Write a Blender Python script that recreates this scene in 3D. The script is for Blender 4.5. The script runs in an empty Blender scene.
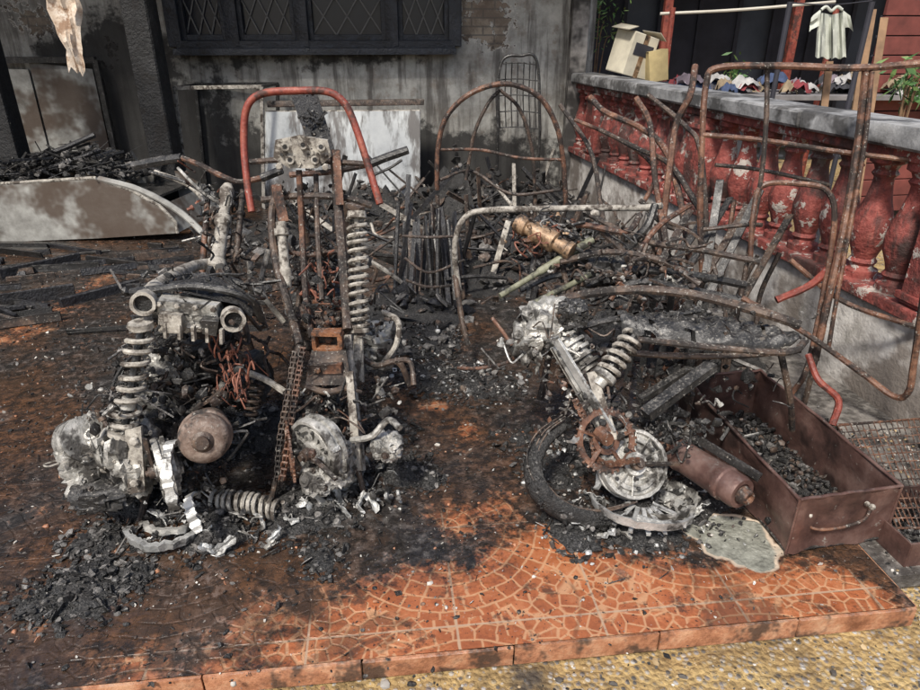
import bpy, math, random
from mathutils import Vector, Matrix, noise
random.seed(7)
S=math.sin(math.radians(25)); C=math.cos(math.radians(25)); H=1.5; F=664.0
# ---- survey helpers: positions measured from the photo at an estimated real distance
def D(u,v):
    a=(u-460)/F; b=(345-v)/F
    return Vector((a, C+b*S, -S+b*C))
def P(u,v,y):
    d=D(u,v); t=y/d.y
    return Vector((d.x*t,y,H+d.z*t))
def G(u,v,z=0.0):
    d=D(u,v); t=(z-H)/d.z
    return Vector((d.x*t,d.y*t,z))
def rnd(a,b): return random.uniform(a,b)
def rv(s=1.0): return Vector((rnd(-1,1),rnd(-1,1),rnd(-1,1)))*s

# ---------------------------------------------------------------- materials
class NT:
    def __init__(s,name):
        s.m=bpy.data.materials.new(name); s.m.use_nodes=True
        s.t=s.m.node_tree; s.b=s.t.nodes['Principled BSDF']
        s.tc=s.t.nodes.new('ShaderNodeTexCoord').outputs['Object']
    def n(s,k): return s.t.nodes.new(k)
    def l(s,a,b): s.t.links.new(a,b)
    def put(s,sock,v):
        if isinstance(v,bpy.types.NodeSocket): s.l(v,sock)
        elif isinstance(v,(tuple,list)) and len(v)==3 and sock.type=='RGBA': sock.default_value=(*v,1)
        else: sock.default_value=v
    def noise(s,sc,det=4,ro=.6,vec=None,col=False,dist=0):
        k=s.n('ShaderNodeTexNoise'); k.inputs['Scale'].default_value=sc; k.inputs['Detail'].default_value=min(det,5)
        k.inputs['Roughness'].default_value=ro; k.inputs['Distortion'].default_value=dist
        s.l(vec or s.tc,k.inputs['Vector']); return k.outputs['Color' if col else 'Fac']
    def vor(s,sc,feat='F1',vec=None,out='Distance'):
        k=s.n('ShaderNodeTexVoronoi'); k.feature=feat; k.inputs['Scale'].default_value=sc
        s.l(vec or s.tc,k.inputs['Vector']); return k.outputs[out]
    def ramp(s,f,stops):
        k=s.n('ShaderNodeValToRGB'); e=k.color_ramp.elements
        while len(e)<len(stops): e.new(.5)
        for i,(p,c) in enumerate(stops):
            e[i].position=p; e[i].color=(c[0],c[1],c[2],1) if isinstance(c,(tuple,list)) else (c,c,c,1)
        s.l(f,k.inputs[0]); return k.outputs[0]
    def mix(s,f,a,b,mode='MIX'):
        k=s.n('ShaderNodeMix'); k.data_type='RGBA'; k.blend_type=mode
        s.put(k.inputs[0],f); s.put(k.inputs[6],a); s.put(k.inputs[7],b); return k.outputs[2]
    def ma(s,op,a,b=0.0,c=None):
        k=s.n('ShaderNodeMath'); k.operation=op; s.put(k.inputs[0],a); s.put(k.inputs[1],b)
        if c is not None: s.put(k.inputs[2],c)
        return k.outputs[0]
    def sm(s,x,a,b):
        k=s.n('ShaderNodeMapRange'); k.interpolation_type='SMOOTHSTEP'; s.put(k.inputs[0],x)
        k.inputs[1].default_value=a; k.inputs[2].default_value=b; return k.outputs[0]
    def attr(s,nm):
        k=s.n('ShaderNodeAttribute'); k.attribute_name=nm; return k.outputs['Fac']
    def up(s):
        g=s.n('ShaderNodeNewGeometry'); q=s.n('ShaderNodeSeparateXYZ'); s.l(g.outputs['Normal'],q.inputs[0]); return q.outputs[2]
    def bump(s,h,st=.5,d=.01):
        k=s.n('ShaderNodeBump'); k.inputs['Strength'].default_value=st; k.inputs['Distance'].default_value=d
        s.put(k.inputs['Height'],h); s.l(k.outputs[0],s.b.inputs['Normal'])
    def out(s,col=None,ro=None,me=None,sp=None):
        if col is not None: s.put(s.b.inputs['Base Color'],col)
        if ro is not None: s.put(s.b.inputs['Roughness'],ro)
        if me is not None: s.put(s.b.inputs['Metallic'],me)
        if sp is not None: s.put(s.b.inputs['Specular IOR Level'],sp)
        return s.m
def grime(name,stops,sc=14,dirt=.5,dirtcol=(.015,.013,.012),ro=(.45,.9),me=0.0,bs=.6,bd=.004,ash=0.0,dust=.2,dcol=(.33,.31,.28)):
    k=NT(name)
    n1=k.noise(sc,5,.72); c=k.ramp(n1,stops)
    n2=k.noise(sc*.45,4,.72)
    m=k.sm(n2,.62-dirt*.35,.70-dirt*.25)
    c=k.mix(k.ma('MULTIPLY',m,.9),c,dirtcol)
    n3=k.noise(sc*5,3,.7)
    if ash>0: c=k.mix(k.sm(n3,.66-ash*.2,.74-ash*.1),c,(.34,.32,.28))
    if dust>0: # fine ash settled on upward faces
        f=k.ma('MULTIPLY',k.sm(k.up(),.2,.9),k.sm(n3,.47,.62)); c=k.mix(k.ma('MULTIPLY',f,dust),c,dcol)
    r=k.ramp(n2,[(.35,ro[0]),(.65,ro[1])])
    k.bump(n3,bs,bd)
    return k.out(c,r,me)
rust=grime('rusted_steel',[(.3,(.035,.018,.012)),(.5,(.13,.060,.036)),(.68,(.25,.13,.08))],16,.5,ash=.3)
rustd=grime('dark_rusted_steel',[(.3,(.018,.013,.012)),(.5,(.060,.040,.030)),(.7,(.15,.10,.07))],18,.45,ash=.3)
rusto=grime('orange_rust',[(.3,(.08,.035,.018)),(.5,(.22,.09,.04)),(.7,(.36,.19,.10))],22,.35,ash=.2)
soot=grime('sooty_metal',[(.3,(.010,.010,.010)),(.55,(.034,.033,.032)),(.72,(.13,.125,.12))],20,.3,ro=(.22,.6),ash=.2)
char=grime('charcoal',[(.3,(.007,.007,.007)),(.55,(.018,.0175,.017)),(.75,(.08,.077,.074))],30,.2,ro=(.22,.7),bs=1,bd=.008,dust=.28,dcol=(.22,.21,.20))
alu=grime('burnt_aluminium',[(.3,(.17,.165,.15)),(.48,(.38,.37,.34)),(.66,(.60,.58,.54))],18,.46,(.03,.026,.023),me=.3,ro=(.3,.7),bs=.9,dust=.15,dcol=(.5,.48,.44))
alub=grime('melted_aluminium',[(.3,(.30,.30,.29)),(.55,(.55,.55,.53)),(.7,(.70,.69,.66))],22,.35,(.05,.045,.04),me=.45,ro=(.28,.6),bs=.9,dust=.0)
ashs=grime('ash_coated_steel',[(.3,(.12,.105,.09)),(.5,(.33,.305,.265)),(.7,(.54,.51,.45))],30,.38,(.045,.033,.025),ro=(.6,.9))
redp=grime('scorched_red_paint',[(.3,(.08,.020,.014)),(.48,(.22,.045,.03)),(.7,(.31,.09,.055))],14,.3,(.04,.02,.015),ro=(.4,.7),ash=.1,dust=.1)
cop=grime('copper_wire',[(.3,(.10,.03,.02)),(.6,(.24,.09,.055)),(.8,(.42,.2,.13))],30,.3)
brass=grime('heat_tinted_brass',[(.3,(.12,.07,.04)),(.55,(.34,.22,.13)),(.7,(.46,.36,.26))],20,.42,ro=(.4,.6),me=.3)
olive=grime('olive_tube',[(.3,(.10,.10,.06)),(.6,(.22,.22,.15)),(.8,(.33,.33,.25))],20,.4)
ash=grime('grey_ash',[(.3,(.07,.065,.06)),(.55,(.20,.19,.18)),(.72,(.46,.44,.42))],30,.3,ro=(.8,.95),bs=1,bd=.01)
drawer=grime('scorched_sheet_steel',[(.3,(.045,.026,.023)),(.5,(.13,.072,.060)),(.7,(.24,.155,.13))],5,.3,(.03,.019,.017),ro=(.3,.6),me=.3,ash=.16,dust=.15)
gryp=grime('scorched_grey_panel',[(.3,(.10,.095,.085)),(.5,(.27,.265,.245)),(.7,(.44,.44,.41))],3.5,.5,(.07,.045,.03),ro=(.4,.7),dust=.1)
wood=grime('charred_timber',[(.3,(.008,.008,.009)),(.6,(.024,.024,.027)),(.8,(.09,.09,.09))],9,.2,ro=(.25,.7),bs=1,bd=.01,dust=.2,dcol=(.2,.2,.2))
post=grime('charred_post',[(.3,(.006,.006,.006)),(.6,(.018,.018,.019)),(.8,(.05,.047,.045))],9,.3,ro=(.5,.85),bs=1,bd=.012,dust=0)
def plain(name,col,ro=.7,var=.25,sc=8):
    k=NT(name); n=k.noise(sc,4,.6); a=tuple(x*(1-var) for x in col); b=tuple(min(1,x*(1+var)) for x in col)
    k.bump(n,.3,.006)
    return k.out(k.ramp(n,[(.3,a),(.7,b)]),ro)
k=NT('smoke_streaked_white_panel')
st=k.n('ShaderNodeMapping'); st.inputs['Scale'].default_value=(5,5,1.1); k.l(k.tc,st.inputs[0])
a=k.noise(1.0,5,.7,vec=st.outputs[0]); b_=k.noise(3,5,.7); sz=k.n('ShaderNodeSeparateXYZ'); k.l(k.tc,sz.inputs[0])
c=k.ramp(b_,[(.3,(.36,.38,.39)),(.5,(.56,.58,.58)),(.7,(.68,.70,.69))])
c=k.mix(k.ma('MULTIPLY',k.sm(a,.47,.60),.85),c,(.10,.085,.075)); g=k.ma('ADD',sz.outputs[2],k.ma('MULTIPLY',k.ma('SUBTRACT',b_,.5),1.2))
c=k.mix(k.sm(g,.32,.05),c,(.05,.04,.035)); whp=k.out(c,.5)

# ---------------------------------------------------------------- mesh builder
def catmull(pts,n=6):
    if len(pts)<3: return pts
    o=[]; q=[2*pts[0]-pts[1]]+pts+[2*pts[-1]-pts[-2]]
    for i in range(1,len(q)-2):
        a,b,c,d=q[i-1:i+3]
        for j in range(n):
            t=j/n; o.append(.5*((2*b)+(c-a)*t+(2*a-5*b+4*c-d)*t*t+(3*b-a-3*c+d)*t**3))
    o.append(pts[-1]); return o
def _ico():
    p=(1+5**.5)/2
    vs=[(-1,p,0),(1,p,0),(-1,-p,0),(1,-p,0),(0,-1,p),(0,1,p),(0,-1,-p),(0,1,-p),(p,0,-1),(p,0,1),(-p,0,-1),(-p,0,1)]
    fs=[(0,11,5),(0,5,1),(0,1,7),(0,7,10),(0,10,11),(1,5,9),(5,11,4),(11,10,2),(10,7,6),(7,1,8),(3,9,4),(3,4,2),(3,2,6),(3,6,8),(3,8,9),(4,9,5),(2,4,11),(6,2,10),(8,6,7),(9,8,1)]
    return [Vector(v).normalized() for v in vs],fs
IV,IF=_ico()
class B:
    def __init__(s,name,parent=None,smooth=True):
        s.name=name; s.v=[]; s.f=[]; s.mi=[]; s.mats=[]; s.parent=parent; s.smooth=smooth
    def mid(s,m):
        if m not in s.mats: s.mats.append(m)
        return s.mats.index(m)
    def add(s,vs,fs,m):
        o=len(s.v); s.v.extend(vs); k=s.mid(m)
        for f in fs: s.f.append([i+o for i in f]); s.mi.append(k)
    def tube(s,pts,r,m,seg=8,curve=True,closed=False,wob=0,n=6,flat=1.0):
        pts=[Vector(p) for p in pts]
        if wob: pts=[pts[0]]+[p+rv(wob) for p in pts[1:-1]]+[pts[-1]]
        if curve: pts=catmull(pts,n)
        N=len(pts); rs=r if isinstance(r,(list,tuple)) else None
        t0=(pts[1]-pts[0]).normalized(); up=Vector((0,0,1)) if abs(t0.z)<.9 else Vector((1,0,0))
        nrm=t0.cross(up).normalized(); vs=[]
        for i,p in enumerate(pts):
            t=(pts[min(i+1,N-1)]-pts[max(i-1,0)])
            if t.length<1e-7: t=t0
            t=t.normalized(); nrm=nrm-t*nrm.dot(t)
            if nrm.length<1e-5: nrm=t.orthogonal()
            nrm.normalize(); bn=t.cross(nrm)
            if rs: x=i/(N-1)*(len(rs)-1); k=min(int(x),len(rs)-2); rr=rs[k]+(rs[k+1]-rs[k])*(x-k)
            else: rr=r
            if N<60: rr*=rnd(.95,1.06)
            for j in range(seg):
                a=2*math.pi*j/seg; vs.append(p+nrm*(math.cos(a)*rr)+bn*(math.sin(a)*rr*flat))
        fs=[(i*seg+j,i*seg+(j+1)%seg,(i+1)*seg+(j+1)%seg,(i+1)*seg+j) for i in range(N-1) for j in range(seg)]
        fs.append(tuple(range(seg-1,-1,-1))); fs.append(tuple((N-1)*seg+j for j in range(seg)))
        s.add(vs,fs,m)
    def T(s,uvy,r,m,**k): s.tube([P(*q) for q in uvy],r,m,**k)
    def lathe(s,p0,p1,prof,m,seg=20,jag=0):
        p0=Vector(p0); p1=Vector(p1); ax=p1-p0; t=ax.normalized(); a=t.orthogonal().normalized(); b=t.cross(a)
        vs=[]
        for (x,r) in prof:
            for j in range(seg):
                an=2*math.pi*j/seg; rr=r*(1+rnd(-jag,jag)); vs.append(p0+ax*x+a*math.cos(an)*rr+b*math.sin(an)*rr)
        N=len(prof)
        fs=[(i*seg+j,i*seg+(j+1)%seg,(i+1)*seg+(j+1)%seg,(i+1)*seg+j) for i in range(N-1) for j in range(seg)]
        fs.append(tuple(range(seg-1,-1,-1))); fs.append(tuple((N-1)*seg+j for j in range(seg)))
        s.add(vs,fs,m)
    def spring(s,p0,p1,R,r,turns,m,bend=0):
        p0=Vector(p0);p1=Vector(p1); ax=p1-p0; t=ax.normalized(); a=t.orthogonal().normalized(); b=t.cross(a)
        n=int(turns*12); pts=[]
        for i in range(n+1):
            x=i/n; an=x*turns*2*math.pi; xx=x+.012*math.sin(x*17)
            pts.append(p0+ax*xx+a*(math.cos(an)*R+bend*math.sin(x*math.pi))+b*math.sin(an)*R+rv(.0008))
        s.tube(pts,r,m,seg=6,curve=False)
    def box(s,c,size,m,rot=None,jit=0,bev=.12):
        c=Vector(c); hx,hy,hz=[x/2 for x in size]; R=rot or Matrix.Identity(3)
        bv=bev*min(hx,hy,hz); vs=[];
        idx={}
        for sx in(-1,1):
            for sy in(-1,1):
                for sz in(-1,1):
                    for a in range(3):
                        v=[hx*sx,hy*sy,hz*sz]
                        for q in range(3):
                            if q!=a: v[q]-= (sx,sy,sz)[q]*bv
                        idx[(sx,sy,sz,a)]=len(vs); vs.append(c+R@(Vector(v)+rv(jit)))
        fs=[]
        for a in range(3):
            o=[q for q in range(3) if q!=a]
            for sg in(-1,1):
                lp=[]
                for (p,q) in((-1,-1),(1,-1),(1,1),(-1,1)):
                    k=[0,0,0];k[a]=sg;k[o[0]]=p;k[o[1]]=q; lp.append(idx[(*k,a)])
                fs.append(tuple(lp))
        for a in range(3):
            o=[q for q in range(3) if q!=a]
            for p in(-1,1):
                for q in(-1,1):
                    k0=[0,0,0];k0[a]=-1;k0[o[0]]=p;k0[o[1]]=q; k1=list(k0);k1[a]=1
                    fs.append((idx[(*k0,o[0])],idx[(*k1,o[0])],idx[(*k1,o[1])],idx[(*k0,o[1])]))
        for sx in(-1,1):
            for sy in(-1,1):
                for sz in(-1,1): fs.append(tuple(idx[(sx,sy,sz,a)] for a in range(3)))
        s.add(vs,fs,m)
    def bar(s,p0,p1,w,h,m,jit=0,roll=0):
        p0=Vector(p0);p1=Vector(p1); z=(p1-p0); L=z.length; z.normalize()
        a=z.cross(Vector((0,0,1)));
        if a.length<.1: a=z.cross(Vector((0,1,0)))
        a.normalize(); b=z.cross(a)
        if roll: a,b=a*math.cos(roll)+b*math.sin(roll), b*math.cos(roll)-a*math.sin(roll)
        s.box((p0+p1)/2,(w,h,L),m,Matrix((a,b,z)).transposed(),jit)
    def plate(s,pts,th,m):
        pts=[Vector(p) for p in pts]; n=(pts[1]-pts[0]).cross(pts[2]-pts[1]).normalized()*th/2; N=len(pts)
        vs=[p+n for p in pts]+[p-n for p in pts]
        fs=[tuple(range(N)),tuple(range(2*N-1,N-1,-1))]+[(i,i+N,(i+1)%N+N,(i+1)%N) for i in range(N)]
        s.add(vs,fs,m)
    def arc(s,c,ax,R,a0,a1,w,th,m,n=18,jag=.0,tw=0):
        c=Vector(c); t=Vector(ax).normalized(); a=t.orthogonal().normalized(); b=t.cross(a); vs=[];fs=[]
        for i in range(n+1):
            an=math.radians(a0+(a1-a0)*i/n); e=a*math.cos(an)+b*math.sin(an); rr=R*(1+rnd(-jag,jag)); ww=w*(1+rnd(-jag,jag)*4)
            for (x,y) in((-.5,-.5),(.5,-.5),(.5,.5),(-.5,.5)):
                vs.append(c+e*(rr+y*th+tw*x*w)+t*(x*ww))
        for i in range(n):
            for j in range(4): fs.append((i*4+j,i*4+(j+1)%4,i*4+4+(j+1)%4,i*4+4+j))
        fs+= [(3,2,1,0),(n*4,n*4+1,n*4+2,n*4+3)]
        s.add(vs,fs,m)
    def chunk(s,c,sz,m,jag=.35,flat=1.0):
        R=Matrix.Rotation(rnd(0,6.3),3,'X')@Matrix.Rotation(rnd(0,6.3),3,'Z')
        sc=Vector((rnd(.5,1.2),rnd(.5,1.1),rnd(.4,1)))*sz; c=Vector(c)
        vs=[]
        for v in IV:
            q=v*(1+rnd(-jag,jag)); q=R@Vector((q.x*sc.x,q.y*sc.y,q.z*sc.z)); q.z*=flat; vs.append(c+q)
        s.add(vs,IF,m)
    def splinter(s,c,L,w,m,up=.3):
        d=Vector((rnd(-1,1),rnd(-1,1),rnd(-.1,up))).normalized()*L/2; c=Vector(c)
        s.bar(c-d,c+d,w,w*rnd(.3,.9),m,jit=w*.12,roll=rnd(0,3))
    def flake(s,c,sz,m):
        a=rv().normalized(); b=a.cross(rv()).normalized(); n=random.randint(4,6); pts=[]
        for i in range(n):
            an=6.283*i/n; pts.append(Vector(c)+a*math.cos(an)*sz*rnd(.5,1.2)+b*math.sin(an)*sz*rnd(.3,.8))
        s.plate(pts,sz*.08+.001,m)
    def shard(s,c,sz,m,up=.7):
        c=Vector(c); a=Vector((rnd(-1,1),rnd(-.5,.5),rnd(0,up))).normalized(); b=a.cross(rv()).normalized(); nn=a.cross(b); vs=[];fs=[]; n=6; m_=4; k1=rnd(-1,1); k2=rnd(0,6); sd=rnd(0,50)
        for lay in(0,1):
            for i in range(n+1):
                for j in range(m_+1):
                    x=(i/n-.5); y=(j/m_-.5)*(.35+.4*abs(math.sin(i*1.1+k2)))
                    vs.append(c+(a*x*1.8+b*y)*sz+nn*sz*(k1*x*x*1.5+.35*nz(i*.5,j*.6,sd,1)+ (.07 if lay else 0)))
        q=(n+1)*(m_+1)
        for i in range(n):
            for j in range(m_):
                e=i*(m_+1)+j; fs.append((e,e+1,e+m_+2,e+m_+1)); fs.append((q+e,q+e+m_+1,q+e+m_+2,q+e+1))
        for i in range(n):
            for j in(0,m_):
                e=i*(m_+1)+j; fs.append((e,e+m_+1,q+e+m_+1,q+e))
        s.add(vs,fs,m)
    def tangle(s,c,sp,n,r,m,k=5):
        c=Vector(c)
        for _ in range(n):
            p=[c+Vector((rnd(-1,1)*sp[0],rnd(-1,1)*sp[1],rnd(-1,1)*sp[2]))]
            for _ in range(k-1): p.append(p[-1]+Vector((rnd(-1,1)*sp[0],rnd(-1,1)*sp[1],rnd(-1,1)*sp[2]))*.5)
            s.tube(p,r*rnd(.6,1.3),m,seg=5,n=4)
    def done(s,ang=38,loc=None):
        me=bpy.data.meshes.new(s.name); me.from_pydata([tuple(v) for v in s.v],[],s.f)
        for m in s.mats: me.materials.append(m)
        me.polygons.foreach_set('material_index',s.mi)
        if s.smooth:
            me.polygons.foreach_set('use_smooth',[True]*len(s.f)); me.set_sharp_from_angle(angle=math.radians(ang))
        me.update(); o=bpy.data.objects.new(s.name,me); bpy.context.collection.objects.link(o)
        if s.parent: o.parent=s.parent
        return o
def empty(n):
    o=bpy.data.objects.new(n,None); bpy.context.collection.objects.link(o); return o
def nz(x,y,z=0,sc=1,oct=4): return noise.fractal(Vector((x*sc,y*sc,z*sc)),1.0,2.0,oct)

# ---------------------------------------------------------------- tiled floor
A0=math.radians(6.5); O=Vector((0,1.275,0)); TS=.41
def toL(p):
    d=p-O; return Vector((d.x*math.cos(A0)+d.y*math.sin(A0), -d.x*math.sin(A0)+d.y*math.cos(A0),p.z))
def toW(x,y,z=0): return O+Vector((x*math.cos(A0)-y*math.sin(A0), x*math.sin(A0)+y*math.cos(A0),z))
clean=[(430,625,.20,.8),(540,580,.20,.85),(650,600,.22,.9),(780,615,.20,1.0),(860,608,.14,1),(300,640,.12,.5),(380,610,.12,.55),
 (470,430,.09,.6),(435,405,.07,.55),(495,505,.12,.55),(450,520,.10,.45),(555,540,.12,.6),(230,665,.12,.5),(120,680,.10,.45),(330,665,.12,.65),
 (55,300,.3,.38),(120,270,.3,.42),(20,330,.22,.32),(45,400,.2,.2),(480,275,.2,.45),(520,250,.3,.3),(30,640,.10,.3),(610,605,.16,.8),
 (500,630,.16,.85),(720,600,.12,.8),(830,590,.1,.7),(150,300,.3,.3),(250,610,.08,.4),(400,650,.15,.7),(560,640,.15,.8),(420,570,.09,.3)]
cl=[(toL(G(u,v)),r,w) for u,v,r,w in clean]
con=[(toL(G(735,540)),.13),(toL(G(755,560)),.06),(toL(G(700,528)),.07)]
XR=1.33
nx,ny=270,250; x0,x1,y0,y1=-6.0,XR,0.0,6.6
def lin(a,b,n,pw=1): return [a+(b-a)*(i/(n-1))**pw for i in range(n)]
xs=[x1-(x1-x0)*((i/(nx-1))**1.35) for i in range(nx)][::-1]; ys=lin(y0,y1,ny,1.35)
vs=[];ac=[];aco=[]
for y in ys:
    for x in xs:
        vs.append((x,y,0.0)); c=0
        for p,r,w in cl:
            d2=(x-p.x)**2+(y-p.y)**2
            if d2<r*r*6: c+=w*math.exp(-d2/(r*r)/.9)
        ac.append(min(c,1.15)); k=0
        for p,r in con: k=max(k,1.5-math.hypot(x-p.x,y-p.y)/r+.25*nz(x,y,3,14))
        aco.append(max(0,min(1,k)))
fs=[(j*nx+i,j*nx+i+1,(j+1)*nx+i+1,(j+1)*nx+i) for j in range(ny-1) for i in range(nx-1)]
NR=8.0
k=NT('scorched_terracotta_tiles')
sx=k.n('ShaderNodeSeparateXYZ'); k.l(k.tc,sx.inputs[0])
px=k.ma('DIVIDE',sx.outputs[0],TS); py=k.ma('DIVIDE',k.ma('ADD',sx.outputs[1],.33),TS)
def cen(p): return k.ma('SUBTRACT',p,k.ma('MULTIPLY',k.ma('ROUND',k.ma('MULTIPLY',p,.5)),2.0))
dx=cen(px); dy=cen(py)
r=k.ma('SQRT',k.ma('ADD',k.ma('MULTIPLY',dx,dx),k.ma('MULTIPLY',dy,dy)))
nw=k.noise(14,2,.5); r=k.ma('ADD',r,k.ma('MULTIPLY',k.ma('SUBTRACT',nw,.5),.05))
an=k.ma('DIVIDE',k.ma('ARCTAN2',dy,dx),6.28318); r6=k.ma('MULTIPLY',r,NR); ki=k.ma('FLOOR',r6); fr=k.ma('FRACT',r6)
ns=k.ma('MULTIPLY',k.ma('ADD',ki,1.0),5.0)
aa=k.ma('ADD',k.ma('MULTIPLY',an,ns),k.ma('ADD',k.ma('MULTIPLY',ki,.5),k.ma('MULTIPLY',nw,.6))); fa=k.ma('FRACT',aa)
e1=k.ma('MULTIPLY',k.ma('MINIMUM',fa,k.ma('SUBTRACT',1.0,fa)),k.ma('DIVIDE',k.ma('MULTIPLY',r,6.28),ns))
e2=k.ma('DIVIDE',k.ma('MINIMUM',fr,k.ma('SUBTRACT',1.0,fr)),NR); d1=k.ma('MINIMUM',e1,e2)
d2=k.ma('MULTIPLY',k.vor(23,'DISTANCE_TO_EDGE'),.13)
ins=k.ma('LESS_THAN',r,.94)
dd=k.ma('ADD',k.ma('MULTIPLY',d1,ins),k.ma('MULTIPLY',d2,k.ma('SUBTRACT',1.0,ins)))
nb=k.noise(22,5,.75); dd=k.ma('ADD',dd,k.ma('MULTIPLY',k.ma('SUBTRACT',nb,.5),.012))
stone=k.sm(dd,.003,.014)
cid=k.n('ShaderNodeCombineXYZ'); k.put(cid.inputs[0],ki); k.put(cid.inputs[1],k.ma('FLOOR',aa)); k.put(cid.inputs[2],k.ma('FLOOR',k.ma('MULTIPLY',px,.5)))
wn=k.n('ShaderNodeTexWhiteNoise'); k.l(cid.outputs[0],wn.inputs[0])
n5=k.noise(6,5,.75)
tile=k.ramp(n5,[(.3,(.17,.050,.022)),(.5,(.36,.115,.045)),(.7,(.50,.22,.105))])
vc=k.n('ShaderNodeSeparateColor'); k.l(k.vor(23,out='Color'),vc.inputs[0])
rv_=k.ma('ADD',k.ma('MULTIPLY',wn.outputs[0],ins),k.ma('MULTIPLY',vc.outputs[0],k.ma('SUBTRACT',1.0,ins)))
tile=k.mix(k.ma('MULTIPLY',rv_,.4),tile,(.22,.075,.033))
tcol=k.mix(k.ma('MULTIPLY',k.ma('SUBTRACT',1.0,stone),.72),tile,(.50,.29,.16))
def jd(p):
    f=k.ma('FRACT',p); return k.ma('MINIMUM',f,k.ma('SUBTRACT',1.0,f))
jn=k.ma('MINIMUM',jd(px),jd(py)); joint=k.sm(jn,.005,.012)
tcol=k.mix(k.ma('MULTIPLY',k.ma('SUBTRACT',1.0,joint),.8),tcol,(.40,.29,.20))
na=k.noise(3.0,5,.75); nc=k.noise(1.3,4,.6)
cm=k.ma('ADD',k.attr('clean'),k.ma('ADD',k.ma('MULTIPLY',k.ma('SUBTRACT',na,.5),2.2),k.ma('MULTIPLY',k.ma('SUBTRACT',nb,.5),1.3)))
cf=k.ramp(cm,[(.30,0.0),(.44,.28),(.60,.72),(.92,1.0)])
sootc=k.ramp(nb,[(.3,(.009,.0085,.008)),(.5,(.026,.023,.021)),(.62,(.08,.073,.068)),(.75,(.25,.24,.23))])
brn=k.mix(k.sm(nc,.42,.60),sootc,k.mix(k.sm(nb,.4,.65),(.024,.017,.013),(.12,.06,.032)))
bl=k.noise(1.1,3,.6,dist=.5); brn=k.mix(k.ma('MULTIPLY',k.sm(bl,.60,.68),k.ma('MULTIPLY',k.sm(nb,.48,.62),.6)),brn,(.20,.215,.22))
col=k.mix(cf,brn,tcol)
spk=k.noise(60,3,.7); col=k.mix(k.ma('MULTIPLY',k.sm(spk,.60,.67),.85),col,(.02,.018,.017))
stn=k.noise(8,5,.75); col=k.mix(k.ma('MULTIPLY',k.sm(stn,.54,.64),.75),col,(.045,.030,.022))
st2=k.noise(2.1,5,.8,dist=.8); col=k.mix(k.ma('MULTIPLY',k.sm(st2,.52,.60),.55),col,(.06,.035,.022))
col=k.mix(k.ma('MULTIPLY',k.sm(spk,.36,.30),.45),col,(.42,.38,.34))
cc=k.attr('conc'); cg=k.ramp(nb,[(.35,(.11,.11,.09)),(.55,(.24,.24,.20)),(.72,(.40,.40,.35))])
col=k.mix(k.sm(cc,.42,.50),col,(.50,.40,.30)); col=k.mix(k.sm(cc,.52,.60),col,cg)
ro=k.ramp(k.ma('ADD',k.ma('MULTIPLY',bl,.55),k.ma('MULTIPLY',na,.45)),[(.44,.05),(.52,.2),(.60,.55)]); ro=k.mix(k.sm(cc,.4,.5),ro,(.9,.9,.9))
wetf=k.sm(k.ma('ADD',k.ma('MULTIPLY',bl,.55),k.ma('MULTIPLY',na,.45)),.52,.46)
hgt=k.ma('ADD',k.ma('MULTIPLY',k.ma('MULTIPLY',stone,joint),.5),k.ma('ADD',k.ma('MULTIPLY',nb,1.2),k.ma('MULTIPLY',k.sm(cc,.45,.55),-2.5)))
hgt=k.ma('MULTIPLY',hgt,k.ma('SUBTRACT',1.0,k.ma('MULTIPLY',wetf,.75)))
k.bump(hgt,.6,.006)
fm=k.out(col,ro)
me=bpy.data.meshes.new('tiled_floor'); me.from_pydata(vs,[],fs)
for nm,ar in(('clean',ac),('conc',aco)):
    at=me.attributes.new(nm,'FLOAT','POINT'); at.data.foreach_set('value',ar)
me.materials.append(fm); fl=bpy.data.objects.new('tiled_floor',me); bpy.context.collection.objects.link(fl)
fl.location=O; fl.rotation_euler=(0,0,A0)
edm=grime('terracotta_edge_tile',[(.3,(.16,.06,.03)),(.5,(.38,.17,.09)),(.7,(.52,.31,.19))],14,.42,(.05,.03,.02),ro=(.4,.8),bs=1,dust=.2)
b=B('slab_edge'); 
x=-6.0
while x<XR-.01:
    w=min(TS-.004,XR-x); b.box(toW(x+w/2,-.003,-.036),(w,.012,.066),edm,Matrix.Rotation(A0,3,'Z'),jit=.0015,bev=.35); x+=TS
y=0
while y<4:
    b.box(toW(XR+.002,y+TS/2,-.036),(.010,TS-.004,.066),edm,Matrix.Rotation(A0,3,'Z'),bev=.25); y+=TS
o=b.done(); o.parent=fl; o.matrix_parent_inverse=Matrix.LocRotScale(O,Matrix.Rotation(A0,3,'Z').to_quaternion(),None).inverted()

# ---------------------------------------------------------------- ground
k=NT('gravelly_earth')
n=k.noise(5,5,.75); c=k.ramp(n,[(.3,(.09,.06,.03)),(.48,(.32,.215,.09)),(.60,(.47,.33,.14)),(.75,(.36,.30,.21))])
v=k.n('ShaderNodeSeparateColor'); k.l(k.vor(60,out='Color'),v.inputs[0]); vd=k.vor(60)
pc=k.ramp(v.outputs[0],[(.1,(.10,.09,.08)),(.4,(.34,.27,.17)),(.7,(.42,.40,.37)),(.95,(.20,.17,.15))])
c=k.mix(k.ma('MULTIPLY',k.sm(vd,.55,.3),k.sm(v.outputs[1],.3,.5)),c,pc)
c=k.mix(k.sm(k.noise(2.2,5,.7),.53,.66),c,(.07,.055,.04))
k.bump(k.ma('SUBTRACT',k.noise(40,4,.75),vd),.9,.012); gm=k.out(c,.9)
gx=[-120,-60,-30,-15,-8,-5]+lin(-3.5,3.5,110)+[5,8,15,30,60,120]; gy=[-60,-30,-10,-4,-1]+lin(0,2.4,50)+[3,4,6,9,13,20,40,80,150]
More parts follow.
